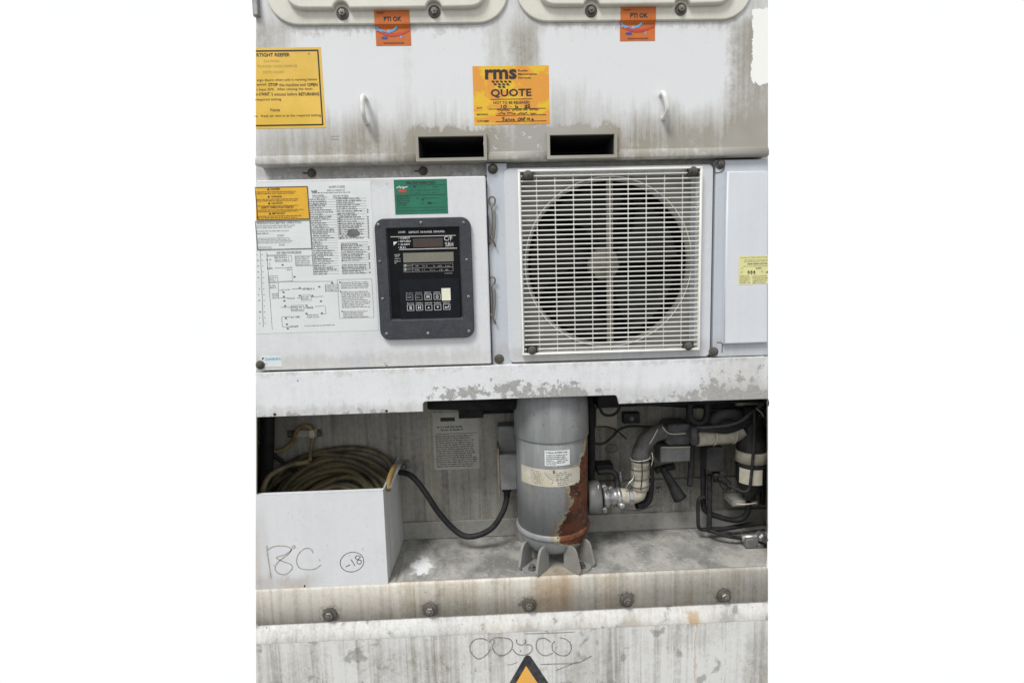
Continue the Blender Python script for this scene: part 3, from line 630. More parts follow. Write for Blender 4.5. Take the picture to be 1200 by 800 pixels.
# ---------------------------------------------------------------- control cover
YC = -.004
X0, X1, _, _ = fr(300, 207, 572.5, 430, YC); Z0, Z1 = at(436, 430.5, YC).z, at(436, 208.5, YC).z
cov = thing('control_cover', ((X0 + X1) / 2, YC, Z0), 'white control box cover carrying printed charts and the dark display', 'cover')
ob('cover_sheet', ends(MB().prism(rrect(X0, X1, Z0, Z1, .004, 3), YC, YM - .001, .004), X0, 99, YC), 'cover', cov)
p = at(305, 427.5, YC - .001); bolt(cov, (p.x, YC - .0005, p.z), .009, .013, True)
YS = YC - .0012
# instruction chart
t = sticker('instruction_chart', (300, 213, 439, 389), YC, 'paper', 'large white sheet of alarm list and operation flow chart on control cover', 'chart')
m = MB(); random.seed(11)
m.ptext('ALARM CODES', 385, 217.5, 404, 220.2, YS); m.prows(365, 222, 373, 226, 1, YS); m.prows(383, 221.5, 404, 224, 1, YS, 1, 0); m.prows(366, 224.6, 412, 226.6, 1, YS, 1, .05)
m.prows(366, 228, 384, 232, 2, YS); m.prows(390, 228, 412, 232, 2, YS)
m.prows(364, 232, 393, 322, 36, YS, 1, .55, .34); m.prows(395, 231, 428, 280, 20, YS, 1, .35, .34)
m.prows(400, 284, 429, 306, 9, YS, 1, .3, .34); m.prows(401, 309, 431, 321, 5, YS, 1, .2, .34)
for y in range(234, 322, 3): m.pline([(365 + (y - 232) * .04, y), (394 + (y - 232) * .04, y - .6)], .22, YS + .0002)
for y in range(233, 322, 3):
    if 279 < y < 284: continue
    m.pline([(396 + (y - 232) * .045, y), (429 + (y - 232) * .045, y - .6)], .22, YS + .0002)
for x0, y0, x1, y1 in ((396.5, 250, 400, 281), (430, 245, 433, 280), (399.5, 285, 402.5, 321), (431, 283, 434.5, 321)):
    k = int((y1 - y0) / 2.6)
    for i in range(k):
        f = i / k
        if random.random() < .8: x, y = x0 + (x1 - 1.6 - x0) * f, y0 + (y1 - y0) * f; m.prect(x, y, x + 1.5, y + 1.6, YS)
p = [(414 + 7.5 * math.cos(i * .4) * (1 + .15 * math.sin(i * 2.1)), 273 + 5 * math.sin(i * .4)) for i in range(17)]; 
m.ptext('UNIT OPERATION PROCEDURE', 324, 294.5, 353, 297.4, YS)
m.pbox(313, 298.5, 335, 300, .3, YS)
for a in ((322, 300, 341, 306), (346, 300, 365, 311), (312, 302.5, 321, 305.5), (313, 312, 322, 316), (336, 312, 344, 317), (315, 324, 325, 331), (316, 333, 325, 338), (319, 343, 328, 350), (331, 338, 342, 340.5),
          (355, 336, 372, 340), (381, 334, 396, 341), (337, 348, 348, 350.5), (353, 346.5, 364, 351), (341, 358, 355, 364), (360, 358, 369, 362), (341, 369, 354, 373), (360, 367.5, 376, 372.5), (340, 380, 351, 384), (357, 380, 397, 382)):
    m.prows(*a, max(1, int((a[3] - a[1]) / 2.1)), YS, 1, .2, .22)
for a in ((322, 299.5, 342, 306.5), (346, 299.5, 366.5, 311.5), (315, 323, 325.5, 331.5), (381, 333, 397, 341.5), (353, 345.5, 364.5, 352), (341, 357.5, 356, 364.5)): m.pbox(*a, .28, YS)
for l in ([(316, 307), (316, 312)], [(322, 314), (336, 314)], [(342, 318), (343, 329), (326, 330), (326, 349), (328, 350)], [(327, 330), (390, 329.5), (390, 333)], [(327, 340), (331, 340)], [(342, 338.5), (355, 338)], [(328, 349), (338, 349)], [(348, 349), (353, 349)], [(364, 348), (379, 347)],
          [(329, 360), (341, 360)], [(356, 361), (360, 360)], [(369, 359), (381, 358), (382, 367.5), (376, 368)], [(330, 371), (341, 371)], [(330, 372), (331, 383), (340, 383)], [(305, 293), (308.5, 383)], [(312.5, 296), (319, 386)]): m.pline(l, .35, YS)
for x, y in ((330, 309.5), (331, 341.5), (331.5, 346.5), (332, 351.5), (333, 357.5), (334, 372), (335, 379), (336, 384), (350, 336.5), (350, 345.5), (358, 357), (358, 366.5), (375, 352), (365, 345.5), (376, 366), (344, 323.5), (388, 330.5), (373, 335)): m.prect(x, y, x + 2.2, y + 1.7, YS)
for i in range(13): m.prows(300.8 + i * .25, 297 + i * 6.7, 303.5 + i * .25, 299.4 + i * 6.7, 1, YS, .8, .3); m.prect(306.5 + i * .28, 298 + i * 6.7, 308 + i * .28, 298.5 + i * 6.7, YS)
for y0, y1, k in ((329.5, 338, 4), (340.5, 360.5, 10), (363.5, 372, 4)): m.prows(399.5 + (y0 - 330) * .08, y0, 434 + (y0 - 330) * .08, y1, k, YS, 1, .35, .25); m.prect(397.5 + (y0 - 330) * .08, y0 + .3, 399 + (y0 - 330) * .08, y0 + 1.8, YS)
m.pbox(396.3, 327, 437, 372.5, .25, YS)
pr(t, m, 'faintink')
m = MB(); m.poly([at(*k_, YS - .0002) for k_ in p[:-1]][::-1]); pr(t, m, 'faintink', 'scuffed_logo')
t = sticker('danger_label', (300, 218.7, 361.8, 257.6), YC - .0007, 'amber', 'amber danger and warning label with dark edge on control cover', 'label')
YS2 = YC - .0019; m = MB(); random.seed(5)
m.pbox(300, 218.7, 361.8, 257.6, .8, YS2)
for y, s_, a, b in ((221.5, 'DANGER', 317, 328), (230.3, 'WARNING', 317.5, 330), (238, 'CAUTION', 318, 331), (243, 'SAFETY OPERATION CHECKS', 306, 344), (250, 'IMPORTANT', 319, 334)):
    m.ptext(s_, a, y - 1.2, b, y + 1.2, YS2, .01)
    if y != 243: q = [at(a - 2.6, y - 1.4, YS2), at(a - 4.2, y + 1.3, YS2), at(a - 1, y + 1.3, YS2)]; m.poly(q)
for y0, y1 in ((223.5, 227.5), (232.3, 236), (240, 241.8), (245, 248.4), (252, 256)): m.prows(300.8, y0, 358, y1, 2 if y1 - y0 > 2 else 1, YS2, 1, .3, .26)
pr(t, m, 'ink')
t = sticker('preparation_label', (300, 258.4, 364.6, 292.3), YC - .0007, 'paper', 'white label with dark border below the amber danger label', 'label')
m = MB(); m.pbox(300, 258.4, 364.6, 292.3, .8, YS2)
m.ptext('PREPARATION BEFORE OPERATION', 300.8, 259.8, 353, 262.3, YS2)
m.prows(300.8, 263, 357, 267.5, 2, YS2, 1, .3, .2); m.prows(300.8, 269.5, 340, 271.5, 1, YS2, 1, .1, .2); m.prows(301, 272.5, 315, 274.5, 1, YS2)
m.ptext('START', 325, 275, 333, 277, YS2); m.prows(301.5, 278, 348, 285, 4, YS2, 1, .2, .2); m.ptext('STOP', 327, 286, 333.5, 288, YS2); m.prows(301, 288.5, 322, 291.5, 2, YS2, 1, .2, .2)
pr(t, m, 'faintink')
t = sticker('green_inspection_sticker', (462.4, 210.2, 524.4, 250.9), YC, 'green', 'green inspection sticker above the dark control display', 'sticker')
m = MB(); m.ptext('PRE-TRIP INSPECTION', 476, 212.6, 510, 215.6, YS, .02)
m.prows(465, 229, 482, 241.5, 5, YS, 1, .3, .22)
for y in (218, 221.5, 225): m.prows(480, y, 518, y + 2, 1, YS, .55, .1, .2)
for y in (216.5, 228.2): m.prect(480 if y < 220 else 463.5, y, 522, y + .35, YS)
for y in (243, 246.5): m.prect(464, y, 523, y + .3, YS)
m.prect(484.5, 218, 486.8, 219.6, YS); m.prect(494, 233.5, 496.5, 234.8, YS); m.prect(502, 237, 505.5, 238.8, YS); m.prows(488, 231, 518, 233, 1, YS, .5, .1, .2); m.prows(495, 236.5, 514, 239, 1, YS, .5, .1, .2)
pr(t, m, 'ink')
m = MB(); m.pline([(464.8, 220.5), (468, 218.6), (469, 220), (466.5, 222), (471, 219.5), (473, 219.2), (472, 221.4), (475, 219.4), (477.6, 219)], .9, YS, 5); pr(t, m, 'whiteink', 'logo')
m = MB(); m.prect(467.5, 222.2, 476, 225.4, YS); pr(t, m, 'redink', 'logo')
t = sticker('maker_label', (305.2, 416.8, 330.4, 429.6), YC, 'paper', 'small white maker label with light blue lettering, lower left of the control cover', 'label')
m = MB(); m.ptext('DAIKIN', 311, 419, 328.5, 421.8, YS, .02); pr(t, m, 'blueink')
m = MB(); m.poly([at(*k_, YS) for k_ in ((307, 422), (309.6, 419), (307, 419))]); m.prows(306.5, 425.5, 314, 427, 1, YS); pr(t, m, 'ink')

# ---------------------------------------------------------------- control display
X0, X1, Z0, Z1 = fr(441.8, 255, 553.8, 397, YC - .012)
dsp = thing('control_display', ((X0 + X1) / 2, YC, Z0), 'charcoal control display with black window, screen and keypad', 'control panel')
YD = YC - .014
out = rrect(X0, X1, Z0, Z1, px(11), 6); wx0, wx1, wz0, wz1 = fr(454.5, 266, 541, 375.5, YD)
m = MB(); N = len(out); inn = rrect(wx0, wx1, wz0, wz1, .004, 6)
for ring, y in ((out, YC - .0002), (out, YD + .005), ([(a + (.002 if a < (X0 + X1) / 2 else -.002), c + (.002 if c < (Z0 + Z1) / 2 else -.002)) for a, c in out], YD), (inn, YD), ([(a + (.004 if a < (X0 + X1) / 2 else -.004), c + (.007 if c < (Z0 + Z1) / 2 else -.003)) for a, c in inn], YD + .009)):
    m.v += [Vector((a, y, c)) for a, c in ring]
for r in range(4):
    for i in range(N): j = (i + 1) % N; m.face([r * N + i, r * N + j, (r + 1) * N + j, (r + 1) * N + i], r == 1)
ob('bezel', m, 'bezel', dsp)
YW = YD + .0085
scr = ob('window', MB().rect(wx0, wx1, wz0, wz1, YW), 'screen', dsp)
ledw = ob('lamp_window', MB().prect(484, 279, 519, 289.5, YW - .0006), 'led', scr)
ob('lcd', MB().prect(472.5, 295.8, 531.5, 306.9, YW - .0008), 'lcd', scr)
YT = YW - .0012
m = MB(); m.ptext('COMP.', 466.5, 270.8, 475.5, 273.2, YT, .015); m.ptext('DEFROST  IN-RANGE  DEHUMID.', 479, 270.4, 521.5, 272.8, YT, .015)
m.prect(457.5, 276.4, 534, 277, YT); m.prect(468, 291.2, 535.5, 291.9, YT)
for i, s_ in enumerate(('SUPPLY', 'RETURN', 'ALARM', 'R.H.')): m.ptext(s_, 469.2, 278 + i * 3.6, (480.5, 481, 480, 476)[i], 280.2 + i * 3.6, YT, .01); m.prect(467, 278.8 + i * 3.6, 467.8, 279.6 + i * 3.6, YT)
m.poly([at(*k_, YT) for k_ in ((461.4, 287.8), (466, 283.2), (461, 283.4))])
m.ptext('C/F', 520.5, 276.6, 530, 282, YT, .0); m.ptext('%RH', 521.5, 283.8, 531, 289, YT, .0)
for y, b in ((297.3, 470), (299.2, 469), (302, 470), (305, 470), (307, 466)): m.prows(462.5, y, b, y + 1.9, 1, YT, 1, .05, .25)
pr(scr, m, 'whiteink')
m = MB()
m.pbox(473, 309, 531, 318.2, .3, YT); m.prect(483.5, 309, 483.9, 318, YT); m.prect(473, 313.4, 531, 313.8, YT)
for i in range(5):
    for y in (310.2, 314.8): m.prows(486 + i * 9, y, 493 + i * 9, y + 2.4, 1, YT, .7, .2, .25)
for y in (310, 314.6): m.prect(474, y, 476.2, y + 2.6, YT); m.prows(477, y + .4, 483, y + 2.4, 1, YT, 1, .1, .25)
m.prows(521, 319, 532, 321, 1, YT, 1, .1, .25); pr(scr, m, 'greyink')
kx = ob('keypad', MB().prism(rrect(*fr(468.8, 326.5, 539, 375, YW - .001), .002, 3), YW - .0022, YW - .0002), 'keypad', scr)
YK = YW - .0024
gl = [('disp', 480, 348.3), ('disp2', 490.8, 348.2), ('M', 501.6, 347.8), ('O', 512.3, 347.6), ('S', 481.2, 360.6), ('H', 491.6, 360.3), ('up', 502.4, 360.2), ('dn', 513, 359.9), ('ent', 523.6, 359.4)]
for g_, x, y in gl:
    kb = ob('key', MB().prism(rrect(*fr(x - 4.2, y - 3.6, x + 4.2, y + 3.6, YK), .0015, 2), YK - .0012, YK + .0004), 'keypad', dsp)
    m = MB(); yk = YK - .0016; m.pbox(x - 4, y - 3.4, x + 4, y + 3.4, .4, yk); m.prows(x - 4.2, y - 6.4, x + 4.2, y - 4.4, 1, yk + .001, 1, .05, .25)
    if g_ in 'MOSH': m.ptext(g_, x - 1.6, y - 1.9, x + 1.6, y + 1.9, yk, .02)
    elif g_ == 'up': m.poly([at(*k_, yk) for k_ in ((x - 1.4, y + 1), (x + 1.4, y + 1), (x, y - 1.2))])
    elif g_ == 'dn': m.poly([at(*k_, yk) for k_ in ((x - 1.4, y - 1), (x, y + 1.2), (x + 1.4, y - 1))])
    elif g_ == 'ent': m.pline([(x + 2, y - 1.8), (x + 2, y + .6), (x - 2, y + .6)], .8, yk); m.poly([at(*k_, yk) for k_ in ((x - 2.6, y + .6), (x - .8, y + 2), (x - .8, y - .8))])
    else: m.prows(x - 2.6, y - 1.4, x + 2.6, y + 1.2, 1, yk, 1, 0, .3)
    ob('key_print', m, 'whiteink' if g_ in ('M', 'O', 'S', 'H', 'ent', 'up', 'dn') else 'greyink', kb)
ob('tape_patch', MB().box(*fr(517.6, 337.6, 528, 352, YK)[:2], YK - .0016, YK, *fr(517.6, 337.6, 528, 352, YK)[2:]), 'cream', dsp)
scw = MB(); scw.lathe([(1, 0), (1, .3), (.8, .5), (.45, .5)], (0, 0, 0), (0, -1, 0), 14); SCW = unit_mesh('screw', scw, 'silver')
scd = MB(); scd.lathe([(.48, .51), (.4, .52)], (0, 0, 0), (0, -1, 0), 6); SCD = unit_mesh('screw_socket', scd, 'fan')
for x, y in ((443.4, 263.4), (493.4, 261), (543.4, 261), (445.2, 306.5), (547, 304.5), (448.4, 350), (549, 347.5), (453.2, 391), (501.6, 390.5), (549.6, 388)):
    p = at(x, y, YD); s_ = link('screw', SCW, (p.x, YD - .0002, p.z), dsp); s_.scale = (.0041,) * 3
    q = bpy.data.objects.new('screw_socket', SCD); COL.objects.link(q); q.parent = s_

# ---------------------------------------------------------------- fan panel and grille
YF = .012
fx0, fx1 = at(593, 308, YF).x, at(834.5, 308, YF).x; fz0, fz1 = at(714, 421.5, YF).z, at(712, 194.5, YF).z
fan = thing('fan_panel', ((fx0 + fx1) / 2, YF, fz0), 'white condenser fan panel with square wire grille', 'fan')
gx0, gx1, gz0, gz1 = fr(609.3, 197.3, 821.3, 413, -.006)
m = MB(); oi = rrect(gx0 + .010, gx1 - .010, gz0 + .010, gz1 - .010, .006, 6); oo = rrect(fx0, fx1, fz0, fz1, px(6), 6); N = len(oo)
for ring, y in ((oo, YM - .0006), (oo, YF + .004), ([(a + (.003 if a < 0.33 else -.003), c + (.003 if c < .06 else -.003)) for a, c in oo], YF), (oi, YF), (oi, YF + .05)): m.v += [Vector((a, y, c)) for a, c in ring]
for r in range(4):
    for i in range(N): j = (i + 1) % N; m.face([r * N + i, r * N + j, (r + 1) * N + j, (r + 1) * N + i], r == 1)
ob('panel_sheet', m, 'fanpanel', fan)
# shroud with round mouth
YH = YF + .038; fc = at(713, 308, YH); rad = px(96, YH)
m = MB(); N = 96; so = []
for i in range(N):
    a = 2 * math.pi * i / N; ca, sa = math.cos(a), math.sin(a)
    hx = (gx1 - .008 - fc.x) if ca > 0 else (fc.x - gx0 - .008); hz = (gz1 - .008 - fc.z) if sa > 0 else (fc.z - gz0 - .008)
    k = min(hx / max(1e-6, abs(ca)), hz / max(1e-6, abs(sa))); so.append((fc.x + ca * k, fc.z + sa * k))
ci = [(fc.x + rad * math.cos(2 * math.pi * i / N), fc.z + rad * math.sin(2 * math.pi * i / N)) for i in range(N)]
ci2 = [(fc.x + (rad - .006) * math.cos(2 * math.pi * i / N), fc.z + (rad - .006) * math.sin(2 * math.pi * i / N)) for i in range(N)]
for ring, y in ((so, YH), (ci, YH), (ci2, YH + .010), (ci2, YH + .016)): m.v += [Vector((a, y, c)) for a, c in ring]
for r in range(3):
    for i in range(N): j = (i + 1) % N; m.face([r * N + i, (r + 1) * N + i, (r + 1) * N + j, r * N + j], r > 0)
shr = ob('shroud', m, 'shroud', fan)
m = MB(); m.tube([(fc.x + (rad + .004) * math.cos(2 * math.pi * i / 96), YH - .004, fc.z + (rad + .004) * math.sin(2 * math.pi * i / 96)) for i in range(97)], .0022, 6); ob('guard_ring', m, 'grille', shr)
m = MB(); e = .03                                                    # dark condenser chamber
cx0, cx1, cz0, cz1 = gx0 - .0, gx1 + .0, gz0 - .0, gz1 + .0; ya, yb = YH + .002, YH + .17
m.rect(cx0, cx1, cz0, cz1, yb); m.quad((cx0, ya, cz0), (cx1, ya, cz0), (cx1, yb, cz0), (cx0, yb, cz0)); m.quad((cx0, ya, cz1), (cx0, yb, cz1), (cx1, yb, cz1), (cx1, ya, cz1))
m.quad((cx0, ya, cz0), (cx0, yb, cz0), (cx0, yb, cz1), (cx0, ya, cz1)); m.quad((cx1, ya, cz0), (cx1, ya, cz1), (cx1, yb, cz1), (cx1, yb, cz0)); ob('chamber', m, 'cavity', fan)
# fan: five swept blades, hub, motor strut
def blade(a0):
    m = MB(); nr, na = 7, 7; idx = []
    for side in (0, 1):
        for i in range(nr):
            r = .045 + (rad - .018 - .045) * i / (nr - 1)
            for k in range(na):
                sp = R(26 + 22 * i / (nr - 1)); a = a0 + sp * (k / (na - 1) - .5) * 1.25 + .25 * (i / (nr - 1)) ** 2
                m.v.append(Vector((fc.x + r * math.cos(a), YH + .070 + .035 * (k / (na - 1) - .5) * (1.2 - .4 * i / nr) + side * .003, fc.z + r * math.sin(a))))
    o = nr * na
    for i in range(nr - 1):
        for k in range(na - 1):
            q = [i * na + k, i * na + k + 1, (i + 1) * na + k + 1, (i + 1) * na + k]; m.face(q, True); m.face([o + z for z in reversed(q)], True)
    rim = [k for k in range(na)] + [i * na + na - 1 for i in range(1, nr)] + [(nr - 1) * na + k for k in reversed(range(na - 1))] + [i * na for i in reversed(range(1, nr - 1))]
    for a, b in zip(rim, rim[1:] + rim[:1]): m.face([a, b, o + b, o + a])
    return m
for i in range(5): ob('blade', blade(R(20 + 72 * i)), 'fan', fan)
ob('hub', MB().lathe([(.05, 0), (.05, .03), (.042, .042), (.018, .046), (.018, .052), (.005, .054)], (fc.x, YH + .098, fc.z), (0, -1, 0), 32), 'strut', fan)
m = MB(); m.box(fc.x - .004, fc.x + .010, YH + .004, YH + .012, gz0 + .006, gz1 - .006); m.box(fc.x + .0102, fc.x + .013, YH - .004, YH + .012, gz0 + .006, gz1 - .006); ob('motor_strut', m, 'strut', fan)
# the wire grille: frame bars, clips, every wire its own piece
gr = thing('wire_grille', ((gx0 + gx1) / 2, -.006, gz0), 'square white wire guard over the condenser fan', 'grille')
m = MB(); k = .0062
for a in ((gx0, gx1, gz1 - k, gz1), (gx0, gx1, gz0, gz0 + k), (gx0, gx0 + k, gz0 + k, gz1 - k), (gx1 - k, gx1, gz0 + k, gz1 - k)): m.box(a[0], a[1], -.010, YF - .0004, a[2], a[3], .0018)
ob('frame', m, 'grille', gr)
hw_ = MB(); L = gx1 - gx0 - .004
hw_.v = []; hw_.box(-L / 2, L / 2, -.0022, .0022, -.0016, .0016, .0010); HW = unit_mesh('cross_wire', hw_, 'grille')
NH = 38
for i in range(1, NH):
    z = gz0 + .003 + (gz1 - gz0 - .006) * i / NH
    o = link('cross_wire', HW, ((gx0 + gx1) / 2, -.003, z + random.uniform(-.0004, .0004)), gr); o.rotation_euler = (0, random.uniform(-.0018, .0018), random.uniform(-.002, .002))
Lv = gz1 - gz0 - .004; vw = MB(); vw.tube([(0, 0, -Lv / 2), (0, 0, Lv / 2)], .0017, 8); VW = unit_mesh('upright_wire', vw, 'grille')
for i in range(1, 10): link('upright_wire', VW, (gx0 + (gx1 - gx0) * i / 10, .0032, (gz0 + gz1) / 2), gr)
for x, y in ((618.5, 205), (812.5, 200.5), (623.5, 410.5), (806.5, 405.5)):
    p = at(x, y, -.008); c_ = bolt(gr, (p.x, -.009, p.z), .0085, .0125, True, 'clip_bolt')
    m = MB(); s_ = .016; m.box(p.x - s_, p.x + s_, -.0088, .0, p.z - s_ * .8, p.z + s_ * .8)
    ob('clip_plate', m, 'black', gr)

# ---------------------------------------------------------------- right side door
YR = .012
rx0 = at(837, 308, YR).x; rx1 = at(900, 308, YR).x + .002; rz0, rz1 = at(868, 417, YR).z, at(868, 187, YR).z
dr = thing('side_panel', ((rx0 + rx1) / 2, YR, rz0), 'bluish white side panel with raised door right of the fan', 'panel')
ob('panel_sheet', ends(MB().prism(rrect(rx0, rx1, rz0, rz1, .002, 2), YR, YM - .0006, .002), -99, rx1, YR), 'column', dr)
dx0 = at(850.3, 302, 0).x; dz0, dz1 = at(874, 402, 0).z, at(876, 200.5, 0).z
ob('raised_door', ends(MB().prism([(dx0, dz0), (rx1, dz0), (rx1, dz1), (dx0, dz1)], -.002, YR - .0005, .004), -99, rx1, -.002), 'door', dr)
for x, y in ((844, 192.5), (836, 412)): p = at(x, y, YR); bolt(dr, (p.x, YR, p.z), .0095, .0145, True)
m = MB()
for pts in ([(840, 401), (845.5, 401.5), (846.5, 406), (846, 413)], [(848.5, 188), (848.5, 198), (844, 202), (838, 202.5)]): m.tube([at(a, b, YR - .0004) for a, b in pts], .0011, 6, 6)
ob('corner_bead', m, 'washer', dr)
t = sticker('pale_yellow_label', (865.5, 299.4, 901, 333), -.002, 'paleyellow', 'pale yellow printed label on the right side door', 'label')
YL = -.0034; m = MB(); random.seed(9)
m.prows(868, 300.5, 900, 302.3, 1, YL, 1, 0, .2); m.prows(872, 303.5, 900, 307, 2, YL, 1, 0, .2); m.prows(876, 307.5, 900, 310, 1, YL, 1, 0, .4); m.prows(871, 310.8, 900, 312.4, 1, YL, 1, 0, .2)
m.prows(886, 313, 893, 315.3, 1, YL, 1, 0, .4); m.prows(869, 313.5, 872, 315, 1, YL); m.prows(868, 318, 871.5, 319.5, 1, YL); m.prows(892, 317, 895, 318.5, 1, YL)
m.prows(867, 322, 880, 332, 4, YL, 1, .1, .2); m.prows(882, 322, 900, 332, 4, YL, 1, .1, .2); pr(t, m, 'faintink')
m = MB()
for x in (877, 880.3, 883.6): m.pline([(x - .9, 319.5), (x + .6, 317.3), (x + 1, 320), (x - .4, 320.8)], .9, YL, 3)
m.pline([(898, 319.5), (900, 318.2)], 1.2, YL); pr(t, m, 'ink', 'handwriting')

# ================================================================== front rail
YG = -.020
rlx0, rlx1, _, _ = fr(300, 430, 900, 480, YG); zt = at(600, 427.5, YG).z; zb = at(400, 485.5, YG).z; zr = at(812, 470.3, YG).z; zn = at(612, 466.6, YG).z
xa, xb = at(497, 478, YG).x, at(722, 466, YG).x
rail = thing('front_rail', ((rlx0 + rlx1) / 2, YG, zr), 'chipped white horizontal rail across the machine above the open compartment', 'rail')
def arcp(cx, cz, a0, a1, r, k=5): return [(cx + r * math.cos(R(a0 + (a1 - a0) * i / k)), cz + r * math.sin(R(a0 + (a1 - a0) * i / k))) for i in range(k + 1)]
r_ = .010
pl = [(rlx0, zb), (xa - .003, zb)] + arcp(xa + r_ - .003, zn - r_, 180, 90, r_) + [(xb - .004, zn), (xb + .002, zn - .003), (xb + .008, zr), (rlx1, zr), (rlx1, zt), (rlx0, zt)]
ob('face', ends(MB().prism(pl, YG, YG + .004, .002), rlx0, rlx1, YG), 'rail', rail)
ob('top_flange', MB().box(rlx0, rlx1, YG + .0042, YM + .01, zt - .006, zt - .002), 'rail', rail)
ob('bottom_flange', MB().box(xb + .012, rlx1, YG + .0042, YG + .03, zr + .001, zr + .004), 'rail', rail)
for x, y in ((322, 485.3), (453, 481.3), (349, 446)):
    p = at(x, y, YG); ob('rivet_hole', MB().lathe([(.0042 if y > 450 else .002, 0), (.0035 if y > 450 else .0015, .0008)], (p.x, YG - .0001, p.z), (0, -1, 0), 12), 'cavity', rail)

# ================================================================== open compartment
YB = .257; YE = -.012
zf = at(600, 677.5, YE).z
fxl, fxr = at(300, 680, YE).x, at(900, 662, YE).x; bxl, bxr = at(297, 560, YB).x, at(903, 560, YB).x
zceil = at(600, 432, YB).z + .02
m = MB(); m.box(bxl, bxr, YB, YB + .012, zf - .02, zceil); bw = ob('compartment_wall', ends(m, bxl, bxr, YB), 'wall', None, kind='structure')
m = MB(); m.box(bxl, bxr, YB - .010, YB - .0005, zf + .001, at(600, 606, YB).z, .004); ob('skirting', ends(m, bxl, bxr, YB - .01), 'skirt', bw)
zz = at(770, 561, YB).z; m = MB(); m.box(at(696, 560, YB).x, at(896, 560, YB).x, YB - .003, YB - .0004, zz - .002, zz + .002); ob('wall_seam', m, 'washer', bw)
# shelf sheet, front edge rounded into the beam
m = MB(); n_ = 0
m.quad((fxl, YE + .008, zf), (fxr, YE + .008, zf), (at(900, 622, YB).x, YB, zf), (at(300, 640, YB).x, YB, zf)); ob('compartment_floor', m, 'floor', None, kind='structure')
cl = lambda e, Y, z: (lambda a, b: (a.x + (z - a.z) / (b.z - a.z) * (b.x - a.x), Y, z))(at(e, 0, Y), at(e, 800, Y))
zc_ = zt - .012
m = MB(); m.quad(cl(302, YG + .006, zc_), cl(302, YB, zc_), cl(898, YB, zc_), cl(898, YG + .006, zc_))
ob('compartment_ceiling', m, 'cavity', None, kind='structure')
for e_, s_ in ((300, -1), (900, 1)):  # slanted end screens, added to keep side light out of the compartment
    def lim(Y, z): a, b = at(e_, 0, Y), at(e_, 800, Y); return Vector((a.x + (z - a.z) / (b.z - a.z) * (b.x - a.x), Y, z))
    A, B, C, D = lim(YG + .005, zt - .012), lim(YE + .008, zf - .001), lim(YB, zf - .001), lim(YB, zt - .012)
    o_ = Vector((-s_ * .003, 0, 0)); q_ = Vector((-s_ * .002, 0, 0)); m = MB(); m.v = [k_ + o_ for k_ in (A, B, C, D)] + [k_ + q_ for k_ in (A, B, C, D)]
    for f in ((0, 1, 2, 3), (7, 6, 5, 4), (0, 4, 5, 1), (1, 5, 6, 2), (2, 6, 7, 3), (3, 7, 4, 0)): m.face(f)
    ob('added_end_screen', m, 'wall', None, kind='structure')

# lower beam
bzb = at(600, 717.5, YE).z; bx0, bx1, _, _ = fr(300, 680, 900, 720, YE)
beam = thing('lower_beam', ((bx0 + bx1) / 2, YE, bzb), 'stained white lower beam with five rusty bolts below the compartment', 'beam')
m = MB(); prof = [(YE + .0078, zf + .0004), (YE + .004, zf - .001), (YE + .001, zf - .005), (YE, zf - .010), (YE, bzb), (YE + .03, bzb), (YE + .03, zf - .012), (YE + .0078, zf - .012)]
k = len(prof)
for xx in (bx0, bx1): m.v += [Vector((xx, y, z)) for y, z in prof]
for i in range(k): j = (i + 1) % k; m.face([i, k + i, k + j, j] if True else 0, i < 4)
m.face(range(k)); m.face(reversed(range(k, 2 * k))); ob('channel', ends(m, bx0, bx1, YE), 'beam', beam)
for x, y in ((386.5, 719.5), (504, 714), (620.5, 708.6), (734.6, 703), (848.4, 697.4)): p = at(x, y, YE); bolt(beam, (p.x, YE, p.z), .0125, .022)

# bottom panel: sloped bright ridge, then flat sheet
YQ = -.030; rz = at(600, 740.5, YQ).z; pz0 = ZGROUND
qx0, qx1, _, _ = fr(300, 735, 900, 800, YQ)
bp = thing('bottom_panel', ((qx0 + qx1) / 2, YQ, pz0), 'scuffed white bottom panel with bright sloping ridge and pencil scrawl', 'panel')
m = MB(); pf = [(.004, bzb - .001), (-.002, bzb - .004), (-.010, bzb - .010), (YQ + .006, rz + .014), (YQ + .001, rz + .006), (YQ, rz)]
for xx in (qx0, qx1): m.v += [Vector((xx, y, z)) for y, z in pf]
k = len(pf)
for i in range(k - 1): m.face([i, i + 1, k + i + 1, k + i], True)
ob('ridge', ends(m, qx0, qx1, None), 'ridge', bp)
m = MB(); m.box(qx0, qx1, YQ + .0005, YQ + .02, pz0, rz + .0001); ob('sheet', ends(m, qx0, qx1, YQ), 'bottom', bp)
def z4(x, y): return 540 + x / 7.5, 720 + y / 7.5
YZ = YQ - .0004
m = MB()
for s_ in ([(235, 228), (200, 210), (130, 215), (85, 260), (85, 320), (130, 375), (170, 385), (225, 350), (262, 300)], [(250, 240), (275, 215), (295, 235), (278, 280), (300, 330), (350, 358), (400, 345), (440, 310), (455, 260), (440, 220), (400, 205), (330, 200), (290, 205)],
          [(490, 215), (495, 250), (540, 265), (570, 240), (565, 215)], [(455, 300), (490, 340), (545, 355), (600, 340), (628, 300), (615, 265), (570, 262)],
          [(690, 205), (665, 240), (668, 300), (705, 345), (750, 358), (810, 335)], [(790, 240), (740, 205), (690, 210)], [(825, 228), (803, 265), (815, 320), (870, 355), (930, 355), (968, 310), (965, 255), (925, 215), (870, 200)]):
    m.pline([z4(*q) for q in s_], 1.25, YZ, 6)
